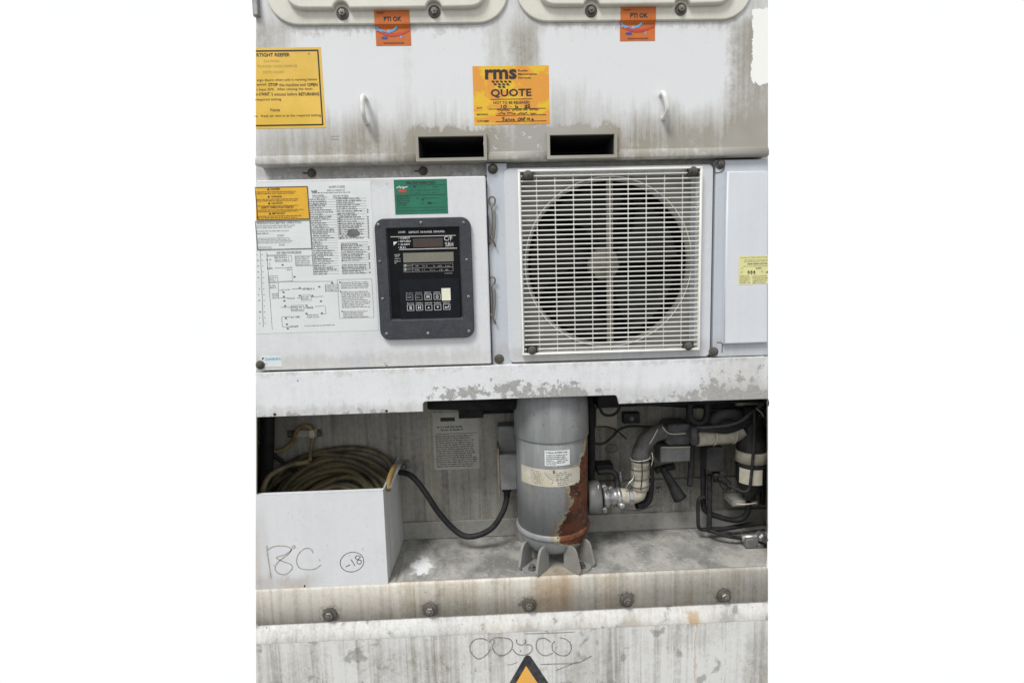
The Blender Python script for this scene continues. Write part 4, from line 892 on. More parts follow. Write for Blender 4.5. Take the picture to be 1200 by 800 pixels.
m.pline([z4(*q) for q in ((410, 435), (440, 438), (500, 415))], .7, YZ, 4); m.pline([z4(*q) for q in ((700, 435), (850, 430), (1010, 425), (1080, 400), (1150, 360))], 1.1, YZ, 4); m.pline([z4(*q) for q in ((835, 490), (930, 450), (1030, 410))], .9, YZ, 4)
m.pline([z4(*q) for q in ((560, 166), (800, 160), (1000, 150))], .8, YZ, 2)
ob('scrawl', m, 'scrawl', bp)
# warning triangle, its tip showing
def tri(cx, cy, h, r, Y0, Y1):
    T = at(cx, cy, YQ); s3 = h / math.sqrt(3); P = [Vector((T.x, T.z)), Vector((T.x - s3, T.z - h)), Vector((T.x + s3, T.z - h))]; o = []
    for i in (1, 2, 0):
        a0 = {1: 150, 2: 270, 0: 30}[i]; cen = sum(P, Vector((0, 0))) / 3; d = (cen - P[i]).normalized(); c = P[i] + d * 2 * r
        o += [(c.x + r * math.cos(R(a0 + 120 * k / 6)), c.y + r * math.sin(R(a0 + 120 * k / 6))) for k in range(7)]
    return o
T = at(618.3, 765, YQ)
t = thing('warning_triangle', (T.x, YQ, T.z - .2), 'yellow warning triangle with black border at the bottom edge', 'sticker')
ob('border', MB().prism(tri(618.3, 763.2, .205, .012, 0, 0), YQ - .0006, YQ + .0003), 'triblack', t)
ob('field', MB().prism(tri(616.5, 779.5, .150, .0012, 0, 0), YQ - .0012, YQ - .0004), 'triangle', t)

# ================================================================== cable box with coiled cable
YX = -.006
X0, X1, _, _ = fr(300, 576, 452.3, 688, YX); Z0 = zf + .002; Z1 = at(374, 577, YX).z
box = thing('cable_box', ((X0 + X1) / 2, YX, Z0), 'white sheet metal cable box with 18C written on its front', 'box')
BX0, BX1, BZ1 = X0, X1, Z1
m = MB(); zbb = at(374, 687, YX).z
m.prism([(X0, zbb), (X1, zbb), (X1, Z1), (X0, Z1)], YX - .003, YX, .0012); ob('front_wall', ends(m, X0, 99, YX), 'box', box)
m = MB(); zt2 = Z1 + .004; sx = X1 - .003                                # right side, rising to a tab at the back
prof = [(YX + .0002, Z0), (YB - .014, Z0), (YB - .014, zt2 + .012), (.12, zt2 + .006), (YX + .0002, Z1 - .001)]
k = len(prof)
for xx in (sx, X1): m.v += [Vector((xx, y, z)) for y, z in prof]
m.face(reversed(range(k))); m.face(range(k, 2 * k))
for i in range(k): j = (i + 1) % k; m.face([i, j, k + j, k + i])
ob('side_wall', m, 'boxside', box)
m = MB(); m.box(X0, X1, YX - .0036, YX + .010, Z1 - .0002, Z1 + .0022, .0008); ob('top_hem', ends(m, X0, 99, YX), 'box', box)
m = MB(); m.box(X1 + .0004, X1 + .020, YX + .01, YB - .02, zf + .0006, zf + .0032); ob('foot_flange', m, 'wall', box)
ob('bottom_sheet', MB().box(X0, X1 - .004, YX + .001, YB - .02, zf + .001, zf + .003), 'wall', box)
p = at(437, 679.5, YX - .004); m = MB(); p = at(357, 686, YX - .003); m.box(p.x - .002, p.x + .002, YX - .0035, YX - .003, p.z - .004, p.z + .003); ob('drain_notch', m, 'cavity', box)
tb = MB(); yt = .17                                                     # galvanised strap that clamps the cable
pA, pB = at(472, 539, yt), at(457, 566, .05)
tb.v = []
path = [at(453, 571, .03), at(456, 562, .06), at(464, 546, .12), at(468, 539.5, .16), at(473, 538, .19), at(476.5, 541, .20), at(477, 548, .20)]
for i, q in enumerate(catmull(path, 5)): tb.v += [q + Vector((-.013, .0, -.006)), q + Vector((.016, -.004, .0))]
for i in range(len(tb.v) // 2 - 1): tb.face([2 * i, 2 * i + 1, 2 * i + 3, 2 * i + 2], True)
ob('cable_strap', tb, 'greytab', box)
p = at(473.5, 545.5, .19); bolt(box, (p.x, .186, p.z), .007, .011)
def z7(x, y): return 295 + x / 3.871, 600 + y / 3.871
YV = YX - .0034
m = MB()
for s_ in ([(68, 150), (72, 190), (80, 245), (88, 298)], [(72, 170), (100, 155), (135, 152), (170, 158), (178, 172), (150, 192), (112, 205), (140, 222), (178, 236), (182, 258), (150, 282), (115, 272), (106, 248), (125, 220), (165, 190), (182, 165)],
           [(192, 150), (184, 156), (190, 163), (198, 157), (192, 150)], [(278, 185), (270, 168), (245, 163), (215, 185), (203, 220), (215, 250), (245, 259), (285, 257), (316, 237)]): m.pline([z7(*q) for q in s_], 1.2, YV, 6)
ob('faded_writing', m, 'pencil', box)
m = MB()
m.pline([z7(455 + 54 * math.cos(i * .33) * math.cos(-.25) - 44 * math.sin(i * .33) * math.sin(-.25), 225 + 54 * math.cos(i * .33) * math.sin(-.25) + 44 * math.sin(i * .33) * math.cos(-.25)) for i in range(20)], .75, YV, 3)
for s_ in ([(426, 247), (446, 237)], [(449, 213), (458, 225), (468, 242)], [(492, 200), (478, 196), (470, 206), (482, 215), (496, 218), (494, 232), (480, 232), (478, 220), (488, 208), (494, 200)]): m.pline([z7(*q) for q in s_], .85, YV, 5)
ob('marker_writing', m, 'pen', box)

random.seed(21)
coil = thing('coiled_cable', (at(385, 600, .12).x, .12, zf + .004), 'coil of grimy olive power cable heaped in the white box', 'cable')
cc = at(388, 607, .115)
def ring(r, tilt, dx, dy, dz, rr, ph, n=56, ell=1.0, lean=0.0):
    t = R(tilt); P = []
    for i in range(n + 1):
        a = 2 * math.pi * i / n + ph; w_ = 1 + .03 * math.sin(2 * a + ph * 3) + .035 * math.sin(3 * a + ph * 5) + .015 * math.sin(5 * a + ph * 9)
        u, v = r * ell * w_ * math.cos(a), r * w_ * math.sin(a)
        yy_ = max(YX + .016, min(YB - .024, cc.y + dy + v * math.cos(t)))
        P.append(Vector((max(at(300, 590, yy_).x + .018, min(BX1 - .014, cc.x + dx + u + v * lean)), yy_, max(zf + .015, cc.z + dz + v * math.sin(t)))))
    return MB().tube(P, rr, 10, 0, False)
specs = [(.225, 60, -.004, .036, .004, .0092), (.219, 55, .004, .018, -.010, .0092), (.222, 50, -.022, .000, -.012, .0094), (.203, 58, .010, .000, -.014, .0092), (.200, 47, -.026, -.016, -.014, .0094),
         (.180, 56, .014, .022, -.006, .0090), (.176, 46, -.004, .000, -.014, .0092), (.152, 54, -.014, .020, -.002, .0090), (.150, 43, .016, -.008, -.006, .0092), (.126, 50, -.004, .014, .002, .0090), (.118, 40, .012, -.006, .000, .0090), (.092, 46, .006, .010, .006, .0088), (.070, 42, -.006, .004, .006, .0088), (.212, 64, -.030, .046, -.016, .0090)]
for i, (r, tl, dx, dy, dz, rr) in enumerate(specs): ob('cable_turn', ring(r, tl, dx, dy, dz, rr * 1.12, random.random() * 6, ell=1.0 + .08 * random.random(), lean=random.uniform(-.14, .14)), 'olive', coil)
for a in ([(306, 586, .04), (309, 571, .05), (318, 556, .07), (340, 545, .10), (362, 541, .13)], [(455, 574, .03), (456, 562, .06), (460, 551, .10), (463, 546, .13)]):
    m = MB(); m.tube([at(*q) for q in a], .0085, 10, 8); ob('cable_end', m, 'yellowcable' if a[0][0] > 400 else 'olive', coil)

def tubes(name, lab, cat, segs, group=None):
    """one thing made of one or more tubes: segs = [(part, [(x, y, depth)...], radius, material)]"""
    p0 = at(*segs[0][1][-1])
    if len(segs) == 1:
        m = MB(); m.tube([at(*q) for q in segs[0][1]], segs[0][2], 14, 8); return ob(name, m, segs[0][3], None, lab, cat, group)
    t = thing(name, p0, lab, cat, group)
    for pn, pts, r, mt in segs:
        m = MB(); m.tube([at(*q) for q in pts], r, 14, 8 if len(pts) > 2 else 0); ob(pn, m, mt, t)
    return t
YW_ = YB - .012
tubes('thick_hose', 'thick black hose in the far left corner behind the cable box', 'hose', [('h', [(314, 452, .20), (313.5, 500, .20), (313, 525, .20), (312, 552, .20), (312, 590, .20)], .022, 'rubber')])
tubes('yellow_cable', 'thin yellow cable looping through the wall clamp above the coil', 'cable', [('c', [(302.5, 516, .20), (304, 519, .20), (309, 524, .21), (322, 529, .225), (334, 525.5, .235), (342, 518, YW_), (346, 509, .234), (350, 501.5, .230), (357, 498.5, .228), (364, 501, .230), (366, 508, .236), (365.5, 518, .238), (364, 528, .225), (363, 540, .20)], .0062, 'yellowcable')])
tubes('thin_black_cable', 'thin black cable running down behind the coil at left', 'cable', [('c', [(314, 528, .22), (322, 534, .225), (334, 543, .225), (348, 553, .21)], .0070, 'rubber')])
t = thing('wall_clamp', at(358, 512, YB), 'pale cable clamp with two rusty bolts on the compartment wall', 'clamp')
for a, b in ((341.5, 508), (373, 507)):
    p = at(a, b, YB); m = MB(); m.box(p.x - .013, p.x + .013, YB - .004, YB - .0006, p.z - .013, p.z + .013, .001); ob('pad', m, 'washer', t); bolt(t, (p.x, YB - .004, p.z), .007, .0095)
m = MB(); a0, a1, c0, c1 = fr(345, 504.5, 362.5, 512.5, YB - .02); m.box(a0, a1, YB - .020, YB - .004, c0, c1, .003); ob('bar', m, 'wallpaper', t)
m = MB(); a0, a1, c0, c1 = fr(361.8, 504, 368.4, 513, YB - .034); m.box(a0, a1, YB - .036, YB - .004, c0, c1, .003); ob('cable_grip', m, 'oldpaper', t)
t = sticker('wall_label', (508, 483, 561, 549.5), YB - .0004, 'wallpaper', 'grimy white instruction label on the compartment wall left of the compressor', 'label')
m = MB(); Yl = YB - .0016; random.seed(4); m.prows(512, 498, 545, 505, 2, Yl, .9, .2, .4); m.prows(511, 509, 560, 547, 15, Yl, 1, .12, .3); m.prect(511, 507.4, 560, 507.9, Yl); m.prect(516, 489, 533, 493.5, Yl + .0002)
pr(t, m, 'ink')

# ================================================================== compressor
CX, CY = at(647, 570, .125).x, .125; RC = .1165
z_ = lambda y: at(647, y, .012).z
comp = thing('compressor', (CX, CY, zf), 'grey compressor cylinder with peeling paint and rust down its right side', 'compressor')
zw, zs = z_(630), z_(519)
prof = [(.002, z_(660)), (.05, z_(659)), (.085, z_(655)), (.105, z_(648)), (RC - .002, z_(638)), (RC, z_(634))]
ob('bottom_dome', MB().lathe([(r, z) for r, z in prof], (CX, CY, 0), seg=64), 'compressor', comp)
ob('weld_ring', MB().lathe([(RC - .002, zw - .013), (RC + .005, zw - .011), (RC + .0065, zw - .006), (RC + .005, zw - .001), (RC + .003, zw + .005), (RC - .002, zw + .007)], (CX, CY, 0), seg=64), 'compressor', comp)
ob('shell', MB().lathe([(RC, z_(634)), (RC, zs - .004), (RC - .003, zs + .002)], (CX, CY, 0), seg=64), 'compressor', comp)
ob('top_dome', MB().lathe([(RC + .001, zs - .003), (RC + .0035, zs - .001), (RC + .0045, zs + .003), (RC + .004, z_(482)), (RC - .001, z_(468)), (RC - .014, z_(456)), (.075, z_(447)), (.03, z_(443)), (.003, z_(442))], (CX, CY, 0), seg=64), 'compressor', comp)
p = at(674.5, 476, .03); m = MB(); m.prism(arcp(p.x, p.z + .002, 0, 180, .009, 8) + [(p.x - .009, p.z - .03), (p.x + .009, p.z - .03)], .034, .040, .001); lg = ob('lifting_lug', m, 'feet', comp)
m = MB(); m.lathe([(.0042, 0), (.004, .001)], (p.x, .0338, p.z + .002), (0, -1, 0), 12); ob('eye', m, 'cavity', lg)
for ang in (-128, -52, 52, 128):
    a = R(ang); u = Vector((math.cos(a), math.sin(a), 0)); v = Vector((-u.y, u.x, 0)); c0 = Vector((CX, CY, zf))
    m = MB(); base = [(.075, -.036), (.128, -.036)] + [(.128 + .026 * math.sin(R(180 * k / 8)), -.036 * math.cos(R(180 * k / 8))) for k in range(1, 8)] + [(.128, .036), (.075, .036)]
    k = len(base)
    for z in (.001, .006): m.v += [c0 + u * a_ + v * b_ + Vector((0, 0, z)) for a_, b_ in base]
    m.face(reversed(range(k))); m.face(range(k, 2 * k))
    for i in range(k): j = (i + 1) % k; m.face([i, j, k + j, k + i])
    ft = ob('foot', m, 'feet', comp)
    for s_ in (-1, 1):
        m = MB(); pf = [(.085, .005), (.150, .005), (.153, .014), (.137, .066), (.131, .076), (.122, .081), (.112, .082), (.085, .080)]; k = len(pf)
        for w_ in (.0365, .0285): m.v += [c0 + u * a_ + v * (s_ * w_) + Vector((0, 0, b_)) for a_, b_ in pf]
        m.face(range(k)); m.face(reversed(range(k, 2 * k)))
        for i in range(k): j = (i + 1) % k; m.face([i, k + i, k + j, j])
        ob('gusset', m, 'feet', ft)
    m = MB(); m.lathe([(.013, 0), (.013, .004), (.008, .005), (.008, .014), (.004, .016)], c0 + u * .128 + Vector((0, 0, .006)), (0, 0, 1), 8, False); ob('foot_bolt', m, 'washer', ft)
def wrap(name, x0, x1, y0, y1, mat, parent, d=.0008, torn=0, n=20):
    """label bent round the cylinder; x in the photograph's metres across the shell"""
    a0 = math.asin((x0 - CX) / (RC + d)); a1 = math.asin((x1 - CX) / (RC + d)); m = MB(); random.seed(2)
    for i in range(n + 1):
        a = a0 + (a1 - a0) * i / n
        for z in (y0, y1): m.v.append(Vector((CX + (RC + d) * math.sin(a), CY - (RC + d) * math.cos(a), z)))
    for i in range(n): m.face([2 * i, 2 * i + 2, 2 * i + 3, 2 * i + 1], True)
    if torn:
        for k in range(n - 2, n + 1): m.v[2 * k].z += random.uniform(0, .012) * (k - n + 3) / 3; m.v[2 * k + 1].z -= random.uniform(0, .01) * (k - n + 3) / 3
    o = ob(name, m, mat, parent); return o
def bend(m, d):
    for q in m.v:
        s_ = max(-.99, min(.99, (q.x - CX) / RC)); q.y = CY - (RC + d) * math.sqrt(1 - s_ * s_)
    return m
xa_, xb_, za_, zb_ = fr(638.2, 527, 668, 545, .013)
l1 = wrap('data_plate', xa_, xb_, za_, zb_, 'paper', comp, .0010)
m = MB(); random.seed(6); m.prows(639.5, 528, 667, 530.5, 1, .013, 1, .05, .4); m.prows(640, 531.5, 655, 542, 5, .013, 1, .4, .3); m.prows(653, 531, 666, 542, 5, .013, 1, .3, .3); m.prows(640, 542, 655, 544.2, 1, .013); ob('print', bend(m, .0016), 'ink', l1)
xa_, xb_, za_, zb_ = at(611.5, 556, .05).x, at(679, 556, .045).x, z_(570), z_(549.5)
l2 = wrap('warning_band', xa_, xb_, za_, zb_, 'oldpaper', comp, .0009, 1, 26)
m = MB(); m.prows(617, 552, 640, 568, 7, .013, .8, .3, .25); m.prows(652, 551.5, 672, 568, 7, .013, .8, .3, .25); m.prect(647.6, 550.2, 650, 553.8, .013); m.pline([(638, 553), (643, 559), (648, 562), (646, 567)], .4, .013, 4); m.pline([(650, 562), (662, 560), (671, 554)], .4, .013, 4); ob('print', bend(m, .0014), 'faintink', l2)
# terminal box on its left flank
t = thing('terminal_box', at(594, 578, .15), 'small grey terminal box on the left flank of the compressor', 'terminal box')
a0, a1, c0, c1 = fr(586, 533, 606, 574, .13); ob('housing', MB().box(a0, a1, .13, .21, c0, c1, .004), 'greymetal', t)
ob('lid_edge', MB().box(a0 - .008, a0 - .001, .132, .215, c0 - .025, c1 + .022, .002), 'rustedge', t)
a0, a1, c0, c1 = fr(584, 500, 606, 531, .16); ob('upper_plate', MB().box(a0, a1, .165, .225, c0, c1, .006), 'greymetal', t)
p = at(594, 577, .15); ob('cable_gland', MB().lathe([(.016, .012), (.016, 0), (.011, -.004), (.010, -.022)], (p.x, .165, p.z), (0, 0, 1), 14), 'rubber', t)
tubes('black_power_cable', 'black cable sagging from the terminal box to the cable box', 'cable', [('c', [(594, 574, .165), (593, 588, .16), (588, 602, .155), (577, 618, .15), (560, 627, .15), (544, 627.5, .15), (530, 618, .155), (514, 600, .16), (500, 579, .165), (488, 563, .17), (478, 555, .18), (468, 553, .19)], .0095, 'rubber')])
t = thing('overhead_pipe', at(540, 478, .15), 'black foam pipe with hanger under the rail left of the compressor', 'pipe')
m = MB(); m.tube([at(502, 470, .10), at(560, 471, .10), at(604, 470, .10)], .026, 14); ob('foam_sleeve', m, 'foam', t)
a0, a1, c0, c1 = fr(537, 470, 566, 490.5, .12); ob('hanger', MB().box(a0, a1, .12, .16, c0, c1 + .02, .006), 'foam', t)
a0, a1, c0, c1 = fr(566, 470, 604, 484, .16); ob('cross_bar', MB().box(a0, a1, .15, .2, c0, c1 + .02, .006), 'foam', t)

# ================================================================== pipework right of the compressor
tubes('black_upright', 'black vertical tube tight behind the right side of the compressor', 'pipe', [('p', [(692, 455, .19), (693, 500, .19), (693, 560, .19), (692, 600, .20)], .012, 'foam')])  # plain dark upright tube behind the shell
t = thing('shutoff_valve', at(718, 596, .12), 'cast metal shut-off valve beside the rusty compressor', 'valve')
p = at(698, 582, .13); m = MB(); m.lathe([(.048, -.03), (.054, -.026), (.054, .010), (.048, .014), (.02, .015)], p, (1, 0, 0), 28); ob('flange_drum', m, 'greymetal', t)
p = at(708, 582, .13); m = MB(); m.lathe([(.034, -.006), (.036, 0), (.036, .012), (.027, .016), (.027, .040), (.032, .042), (.032, .052), (.022, .056), (.020, .078)], p, (1, 0, 0), 16); ob('body', m, 'silver', t)
for a, b in ((707.5, 569), (708, 595.5), (715, 571), (727, 590)):
    p = at(a, b, .095); m = MB(); m.lathe([(.008, 0), (.008, .012), (.005, .014), (.005, .022)], p, (0, -1, 0), 6, False); ob('stud', m, 'silver', t)
p = at(727, 589, .10); m = MB(); m.lathe([(.012, 0), (.012, .02), (.009, .026), (.004, .028)], p, (0, -1, 0), 12); ob('cap', m, 'silver', t)
m = MB(); m.tube([at(700, 553, .17), at(714, 552, .165), at(721, 555, .16), at(723, 563, .155), at(724, 572, .14)], .0095, 12, 6); ob('hose_stub', m, 'rubber', t)
m = MB(); m.tube([at(701, 568, .10), at(702.5, 590, .095)], .0022, 6); ob('clip_wire', m, 'silver', t)
t = thing('insulated_pipe', at(748, 580, .13), 'tape-wrapped pipe elbow rising from the valve to the grey block', 'pipe')
m = MB(); m.tube([at(727, 581, .13), at(738, 581, .13), at(747, 578, .13), at(750, 570, .13)], .026, 16, 8); ob('lower_elbow', m, 'whitewrap', t)
m = MB(); m.tube([at(750, 573, .13), at(750, 556, .13), at(750.5, 540, .13)], [.028, .031, .0285, .0315, .0285, .030], 18, 6); ob('white_sleeve', m, 'whitewrap', t)
m = MB(); m.tube([at(750.5, 541, .13), at(751, 530, .13), at(755, 519, .135), at(764, 510, .14), at(778, 504, .145)], [.028, .0295, .0265, .0285, .0265, .028], 18, 8); ob('grey_sleeve', m, 'darkwrap', t)
for y, mt in ((547, 'washer'), (558, 'washer'), (567, 'washer'), (536, 'oldpaper')):
    p = at(750.3, y, .13); m = MB(); P = [p + Vector((.0318 * math.cos(i * .35), .0318 * math.sin(i * .35), .004 * math.cos(i * .35))) for i in range(19)]; m.tube(P, .0018, 6, 0, False); ob('cable_tie', m, mt, t)
m = MB(); m.tube([at(752, 540, .097), at(752.5, 556, .097), at(751, 574, .099)], .0016, 6, 5); ob('tie_wire', m, 'rubber', t)
for pth in ([at(761, 520, .10), at(766, 512, .10), at(771, 502, .11)], [at(764, 530, .11), at(765, 538, .11), at(763, 546, .12)]): m = MB(); m.tube(pth, .0016, 6, 5); ob('tie_tail', m, 'oldpaper', t)
p = at(738, 580.5, .13); m = MB(); m.lathe([(.024, -.008), (.031, -.006), (.031, .006), (.024, .008)], p, (1, 0, 0), 8, False); ob('union_nut', m, 'silver', t)
m = MB(); m.tube([at(733, 572, .11), at(737, 566, .105), at(742, 560, .11), at(744, 548, .115)], .0030, 8, 6); ob('bleed_line', m, 'silver', t)
tubes('capillary_tube', 'thin dull tube curling below the black elbow hose', 'tube', [('c', [(722, 592, .12), (735, 598, .14), (752, 597, .17), (768, 592, .2), (784, 590, .22), (795, 584, .225), (799, 572, .23)], .0028, 'greymetal')])
t = thing('wall_fitting', at(716, 572, .2), 'dark bracket with silver nut on the wall above the valve', 'bracket')
a0, a1, c0, c1 = fr(699, 545, 719, 553, .2); ob('arm', MB().box(a0, a1, .20, .25, c0, c1, .004), 'black', t)
p = at(727, 563, .17); ob('nut', MB().lathe([(.010, 0), (.010, .018), (.006, .020), (.006, .034)], p, (0, 0, 1), 6, False), 'silver', t)
t = thing('pipe_saddle', at(742, 505, .22), 'small black pipe saddle on the wall above the tape-wrapped elbow', 'bracket')
a0, a1, c0, c1 = fr(733, 486, 752, 498, .2); ob('plate', MB().box(a0, a1, .22, .25, c0, c1, .004), 'black', t); p = at(742, 492, .2); bolt(t, (p.x, .2195, p.z), .007, .010)
tubes('black_elbow', 'black rubber elbow hose behind the tape-wrapped pipe', 'hose', [('p', [(762, 540, .17), (762, 565, .165), (761, 582, .16), (756, 590, .15), (746, 592, .14)], .0125, 'rubber')])
t = thing('grey_block', at(792, 542, .16), 'dark grey rounded control block at the top of the pipework', 'block')
a0, a1, c0, c1 = fr(774, 523, 809.5, 541.5, .15); ob('lower_block', MB().box(a0, a1, .15, .215, c0, c1, .006), 'greymetal', t)
a0, a1, c0, c1 = fr(780, 497, 812, 522, .14); ob('upper_block', MB().prism(rrect(a0, a1, c0, c1, .02, 5), .14, .215, .008), 'darkwrap', t)
m = MB(); m.tube([at(776, 500, .12), at(785, 508, .118), at(804, 507.5, .12)], .0018, 6, 4); ob('tie_wire', m, 'oldpaper', t)
m = MB(); m.tube([at(775, 524, .14), at(790, 524, .14), at(809, 523.5, .14)], .0018, 6, 4); ob('tie_wire', m, 'oldpaper', t)
t = thing('black_lever', at(797, 586, .17), 'black flared lever end hanging below the grey block', 'lever')
m = MB(); m.tube([at(776, 547, .19), at(781, 556, .185), at(787, 566, .18), at(797, 584, .17)], [.012, .013, .016, .024], 12, 5); ob('handle', m, 'rubber', t)
m = MB(); m.tube([at(768, 551, .2), at(778, 548, .2), at(790, 546, .2)], .012, 10); ob('pivot', m, 'black', t)
p = at(771.5, 572.5, YB); t = thing('wall_stud', (p.x, YB, p.z - .02), 'small silver threaded stud on the wall beneath the grey block', 'stud')
ob('stud_plate', MB().box(p.x - .008, p.x + .008, YB - .004, YB - .0006, p.z - .018, p.z + .018, .001), 'silver', t); bolt(t, (p.x, YB - .004, p.z + .006), .006, .008); bolt(t, (p.x, YB - .004, p.z - .010), .005)
t = thing('service_port', at(717, 532, YB), 'pale square plate with ring on the wall right of the compressor', 'plate')
a0, a1, c0, c1 = fr(697, 476, 722, 500, YB); ob('plate', MB().box(a0, a1, YB - .02, YB - .001, c0, c1, .004), 'strut', t)
p = at(717, 525, YB); m = MB(); m.tube([(p.x + .022 * math.cos(i * .33), YB - .002, p.z + .014 * math.sin(i * .33)) for i in range(20)], .0012, 6); ob('ring_mark', m, 'washer', t)
tubes('black_wire', 'black wire crossing the wall from compressor to the grey block', 'wire', [('w1', [(690, 490, .2), (691, 510, .19), (697, 519, .18), (708, 519, .18), (718, 511, .18), (726, 503, .19), (740, 499, .2), (760, 500, .2), (782, 500, .19)], .0042, 'rubber'),
    ('w2', [(700, 500, .22), (712, 500, .22), (722, 504, .22), (734, 514, .225)], .0025, 'rubber'), ('w3', [(700, 466, .15), (706, 484, .15), (718, 486, .15), (726, 478, .15), (724, 468, .15)], .0045, 'rubber')])
# hose loop and drop
tubes('black_hose_loop', 'black hose loop with rounded drop end right of the grey block', 'hose', [('loop', [(809, 468, .14), (808, 484, .14), (811, 492, .14), (819, 496, .14), (827, 491, .14), (829, 480, .14), (828, 466, .14)], .0115, 'rubber'),
    ('drop', [(812, 494, .17), (811, 520, .175), (810, 545, .18), (809, 560, .18), (808, 569, .18)], .0100, 'black')])
t = thing('white_sleeve_pipe', at(842, 520, .15), 'white insulated pipe lying under black cables at upper right', 'pipe')
m = MB(); m.tube([at(816, 513, .15), at(838, 512, .15), at(858, 509, .15), at(869, 503, .15)], .027, 18, 8); ob('sleeve', m, 'whitewrap', t)
for x in (835.5, 859): 
    p = at(x, 511 if x < 850 else 508.5, .15); m = MB(); m.tube([p + Vector((.003 * math.sin(i * .35), .0305 * math.cos(i * .35), .0305 * math.sin(i * .35))) for i in range(19)], .0024, 6, 0, False); ob('cable_tie', m, 'oldpaper', t)
m = MB(); m.tube([at(812, 500, .12), at(814, 520, .12)], .012, 10); ob('end_collar', m, 'darkwrap', t)
t = thing('cable_bundle', at(850, 505, .12), 'bundle of black cables running up to the top right corner', 'cable')
for i, (dy, rr) in enumerate(((0, .0055), (3.2, .005), (-3, .005), (5.5, .004))):
    m = MB(); m.tube([at(808, 502 + dy * .4, .13), at(830, 502 + dy * .5, .122), at(852, 501 + dy, .12), at(868, 496 + dy, .12), at(884, 485 + dy * 1.6, .12), at(896, 477 + dy * 1.6, .12)], rr, 10, 6); ob('strand', m, ('rubber', 'black', 'darkwrap', 'rubber')[i], t)
p = at(893, 484, .11); m = MB(); m.tube([at(886, 478, .105), at(892, 483, .10), at(895, 488, .105)], .0020, 6); ob('cable_tie', m, 'oldpaper', t)
# upper clutter in the shade of the rail
t = thing('liquid_pipe', at(850, 475, .2), 'added shade box and pipes running behind the rail above the filter', 'pipe')
m = MB(); m.tube([at(724, 468, .2), at(780, 470, .2), at(840, 474, .2), at(898, 471, .2)], .018, 12); ob('long_pipe', m, 'foam', t)
a0, a1, c0, c1 = fr(701, 452, 897, 475, .11); ob('added_shade_box', MB().box(a0, a1 - .004, .11, .25, c0, zt - .016, .008), 'foam', t)  # black box for the dark clutter, added to darken the recess top
m = MB(); m.tube([at(834, 497, .22), at(842, 488, .22), at(856, 484, .22), at(874, 490, .22)], .022, 12, 6); ob('bend', m, 'greymetal', t)
m = MB(); m.tube([at(862, 470, .18), at(884, 471, .18), at(897, 469, .18)], .015, 12); ob('pale_pipe', m, 'strut', t)
m = MB(); m.tube([at(818, 470, .21), at(818, 492, .21)], .020, 12); ob('stub', m, 'strut', t)
# filter drier
p = at(880, 540, .15); FX, FY = p.x, .15; zz_ = lambda y: at(880, y, .11).z
fd = thing('filter_drier', (FX, FY, zz_(592)), 'dark filter drier bottle with cream band hanging at far right', 'filter')
ob('bottle', MB().lathe([(.004, zz_(592)), (.016, zz_(590)), (.018, zz_(585)), (.040, zz_(574)), (.047, zz_(566)), (.0475, zz_(530)), (.044, zz_(520)), (.036, zz_(508)), (.030, zz_(496)), (.030, zz_(480))], (FX, FY, 0), seg=36), 'black', fd)
ob('cream_band', MB().lathe([(.0475, zz_(545)), (.051, zz_(544.5)), (.051, zz_(532)), (.0475, zz_(531.5))], (FX, FY, 0), seg=36), 'whitewrap', fd)
ob('lower_band', MB().lathe([(.047, zz_(549.6)), (.049, zz_(549.3)), (.049, zz_(547.6)), (.047, zz_(547.4))], (FX, FY, 0), seg=36), 'foam', fd)
m = MB(); a0, a1, c0, c1 = fr(871.5, 550.5, 893, 568.5, .105); nn = 10
for i in range(nn + 1):
    x = a0 + (a1 - a0) * i / nn; s_ = max(-.95, min(.95, (x - FX) / .049)); y = FY - .0492 * math.sqrt(1 - s_ * s_)
    m.v += [Vector((x, y, c0)), Vector((x, y, c1))]
for i in range(nn): m.face([2 * i, 2 * i + 2, 2 * i + 3, 2 * i + 1], True)
ob('label_patch', m, 'oldpaper', fd)
m = MB(); m.tube([at(884, 478, .095), at(884, 510, .095), at(882, 540, .094), at(880, 560, .094), at(878, 572, .098), at(872, 576, .10), at(860, 571, .12), at(846, 565, .14), at(836, 561, .15)], .0048, 10, 6); ob('sensor_line', m, 'black', fd)
m = MB(); a0, a1, c0, c1 = fr(858, 586, 888, 592, .18); m.box(a0, a1, .175, .245, c0, c1, .003); ob('bracket', m, 'wallpaper', fd)
m = MB(); m.tube([at(862, 590, .12), at(875, 590.5, .105), at(887, 589, .12)], .0022, 6, 5); ob('tie_wire', m, 'oldpaper', fd)
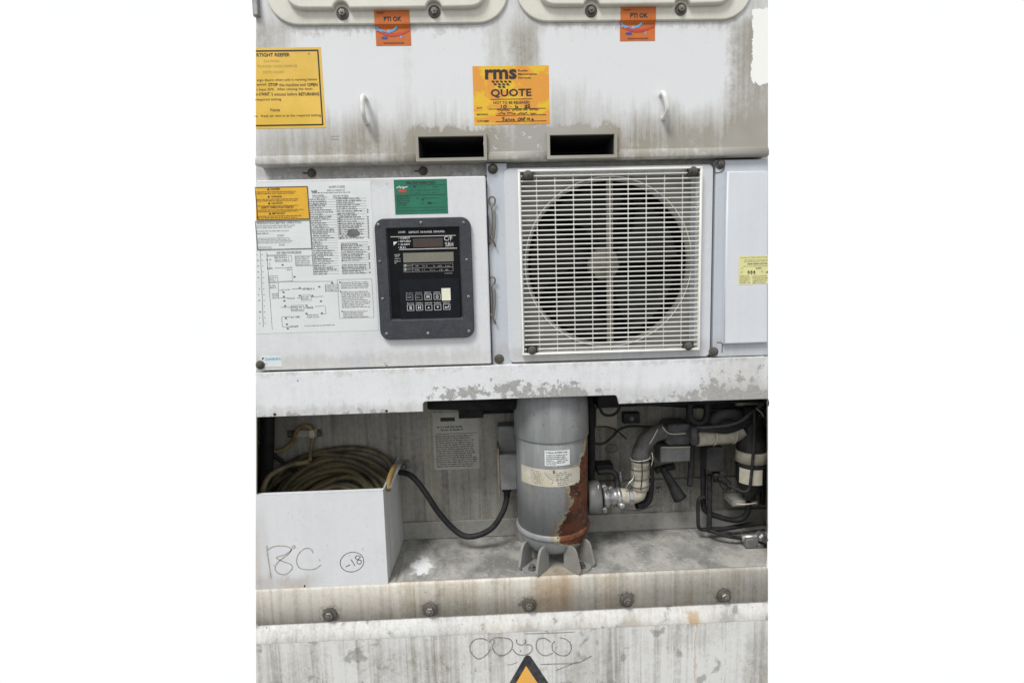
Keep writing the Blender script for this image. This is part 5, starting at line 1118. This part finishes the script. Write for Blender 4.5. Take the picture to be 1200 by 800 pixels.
# pressure switch and its tubes
t = thing('pressure_switch', at(838, 556, .14), 'black pressure switch box with wires left of the filter bottle', 'switch')
a0, a1, c0, c1 = fr(828.5, 524.5, 850.5, 553, .12); ob('case', MB().prism(rrect(a0, a1, c0, c1, .012, 4), .12, .17, .006), 'black', t)
p = at(839, 557, .14); ob('neck', MB().lathe([(.014, .012), (.014, 0), (.009, -.006), (.009, -.02)], p, (0, 0, 1), 12), 'rubber', t)
for pts in ([(842, 556, .13), (847, 563, .125), (853, 570, .13), (851, 574, .135), (846, 571, .14), (842, 562, .14)], [(843, 556, .13), (850, 560, .12), (856, 566, .125), (856, 572, .13), (850, 574, .14)]): m = MB(); m.tube([at(*q) for q in pts], .0026, 8, 6); ob('wire', m, 'rubber', t)
tubes('long_drop_pipe', 'black pipe dropping past the switch and bending up to the filter', 'pipe', [('p', [(824, 500, .19), (824, 540, .19), (824, 580, .19), (825, 595, .185), (831, 601, .18), (845, 606, .17), (860, 609, .165), (870, 607, .16), (876, 599, .155), (877.5, 588, .15)], .0095, 'rubber')])
tubes('u_bend_pipe', 'thin black pipe with square U-bend standing on the shelf', 'pipe', [('riser', [(831, 556, .16), (831.5, 585, .16), (831, 612, .16), (831, 622, .16)], .0088, 'black'),
    ('return_leg', [(826, 582, .165), (820, 584, .165), (818, 591, .165), (818, 605, .165), (818.5, 616, .165), (822, 620, .165), (832, 620, .165)], .0062, 'black'), ('floor_run', [(830, 621, .16), (850, 619, .17), (875, 615, .18), (896, 612, .19)], .008, 'black'), ('second_run', [(832, 621, .15), (845, 626, .13), (858, 629, .12), (874, 631, .12)], .0062, 'black')])
tubes('right_edge_pipe', 'black upright pipe at the far right edge behind the filter', 'pipe', [('p', [(894, 500, .21), (894, 540, .21), (893.5, 590, .21)], .009, 'rubber')])
t = thing('floor_valve', at(886, 634, .12), 'cast metal valve lying on the shelf at the right edge', 'valve')
a0, a1, c0, c1 = fr(868, 624, 899, 632, .10); zfl = zf + .002
m = MB(); m.tube([at(868, 630, .12), at(884, 629, .12), at(895, 627.5, .12)], .013, 10); ob('body', m, 'silver', t)
m = MB(); q = at(878, 630, .12); m.box(q.x - .022, q.x + .02, .095, .135, zfl, q.z + .008, .004); ob('foot_block', m, 'greymetal', t)
m = MB(); q = at(891, 627, .11); m.lathe([(.016, 0), (.016, .022), (.011, .028), (.011, .036)], (q.x, .115, q.z), (0, -1, 0), 6, False); ob('cap', m, 'silver', t)
q = at(891, 634, .1); ob('lower_nut', MB().box(q.x - .018, q.x + .012, .095, .125, zfl, zfl + .014, .003), 'silver', t)
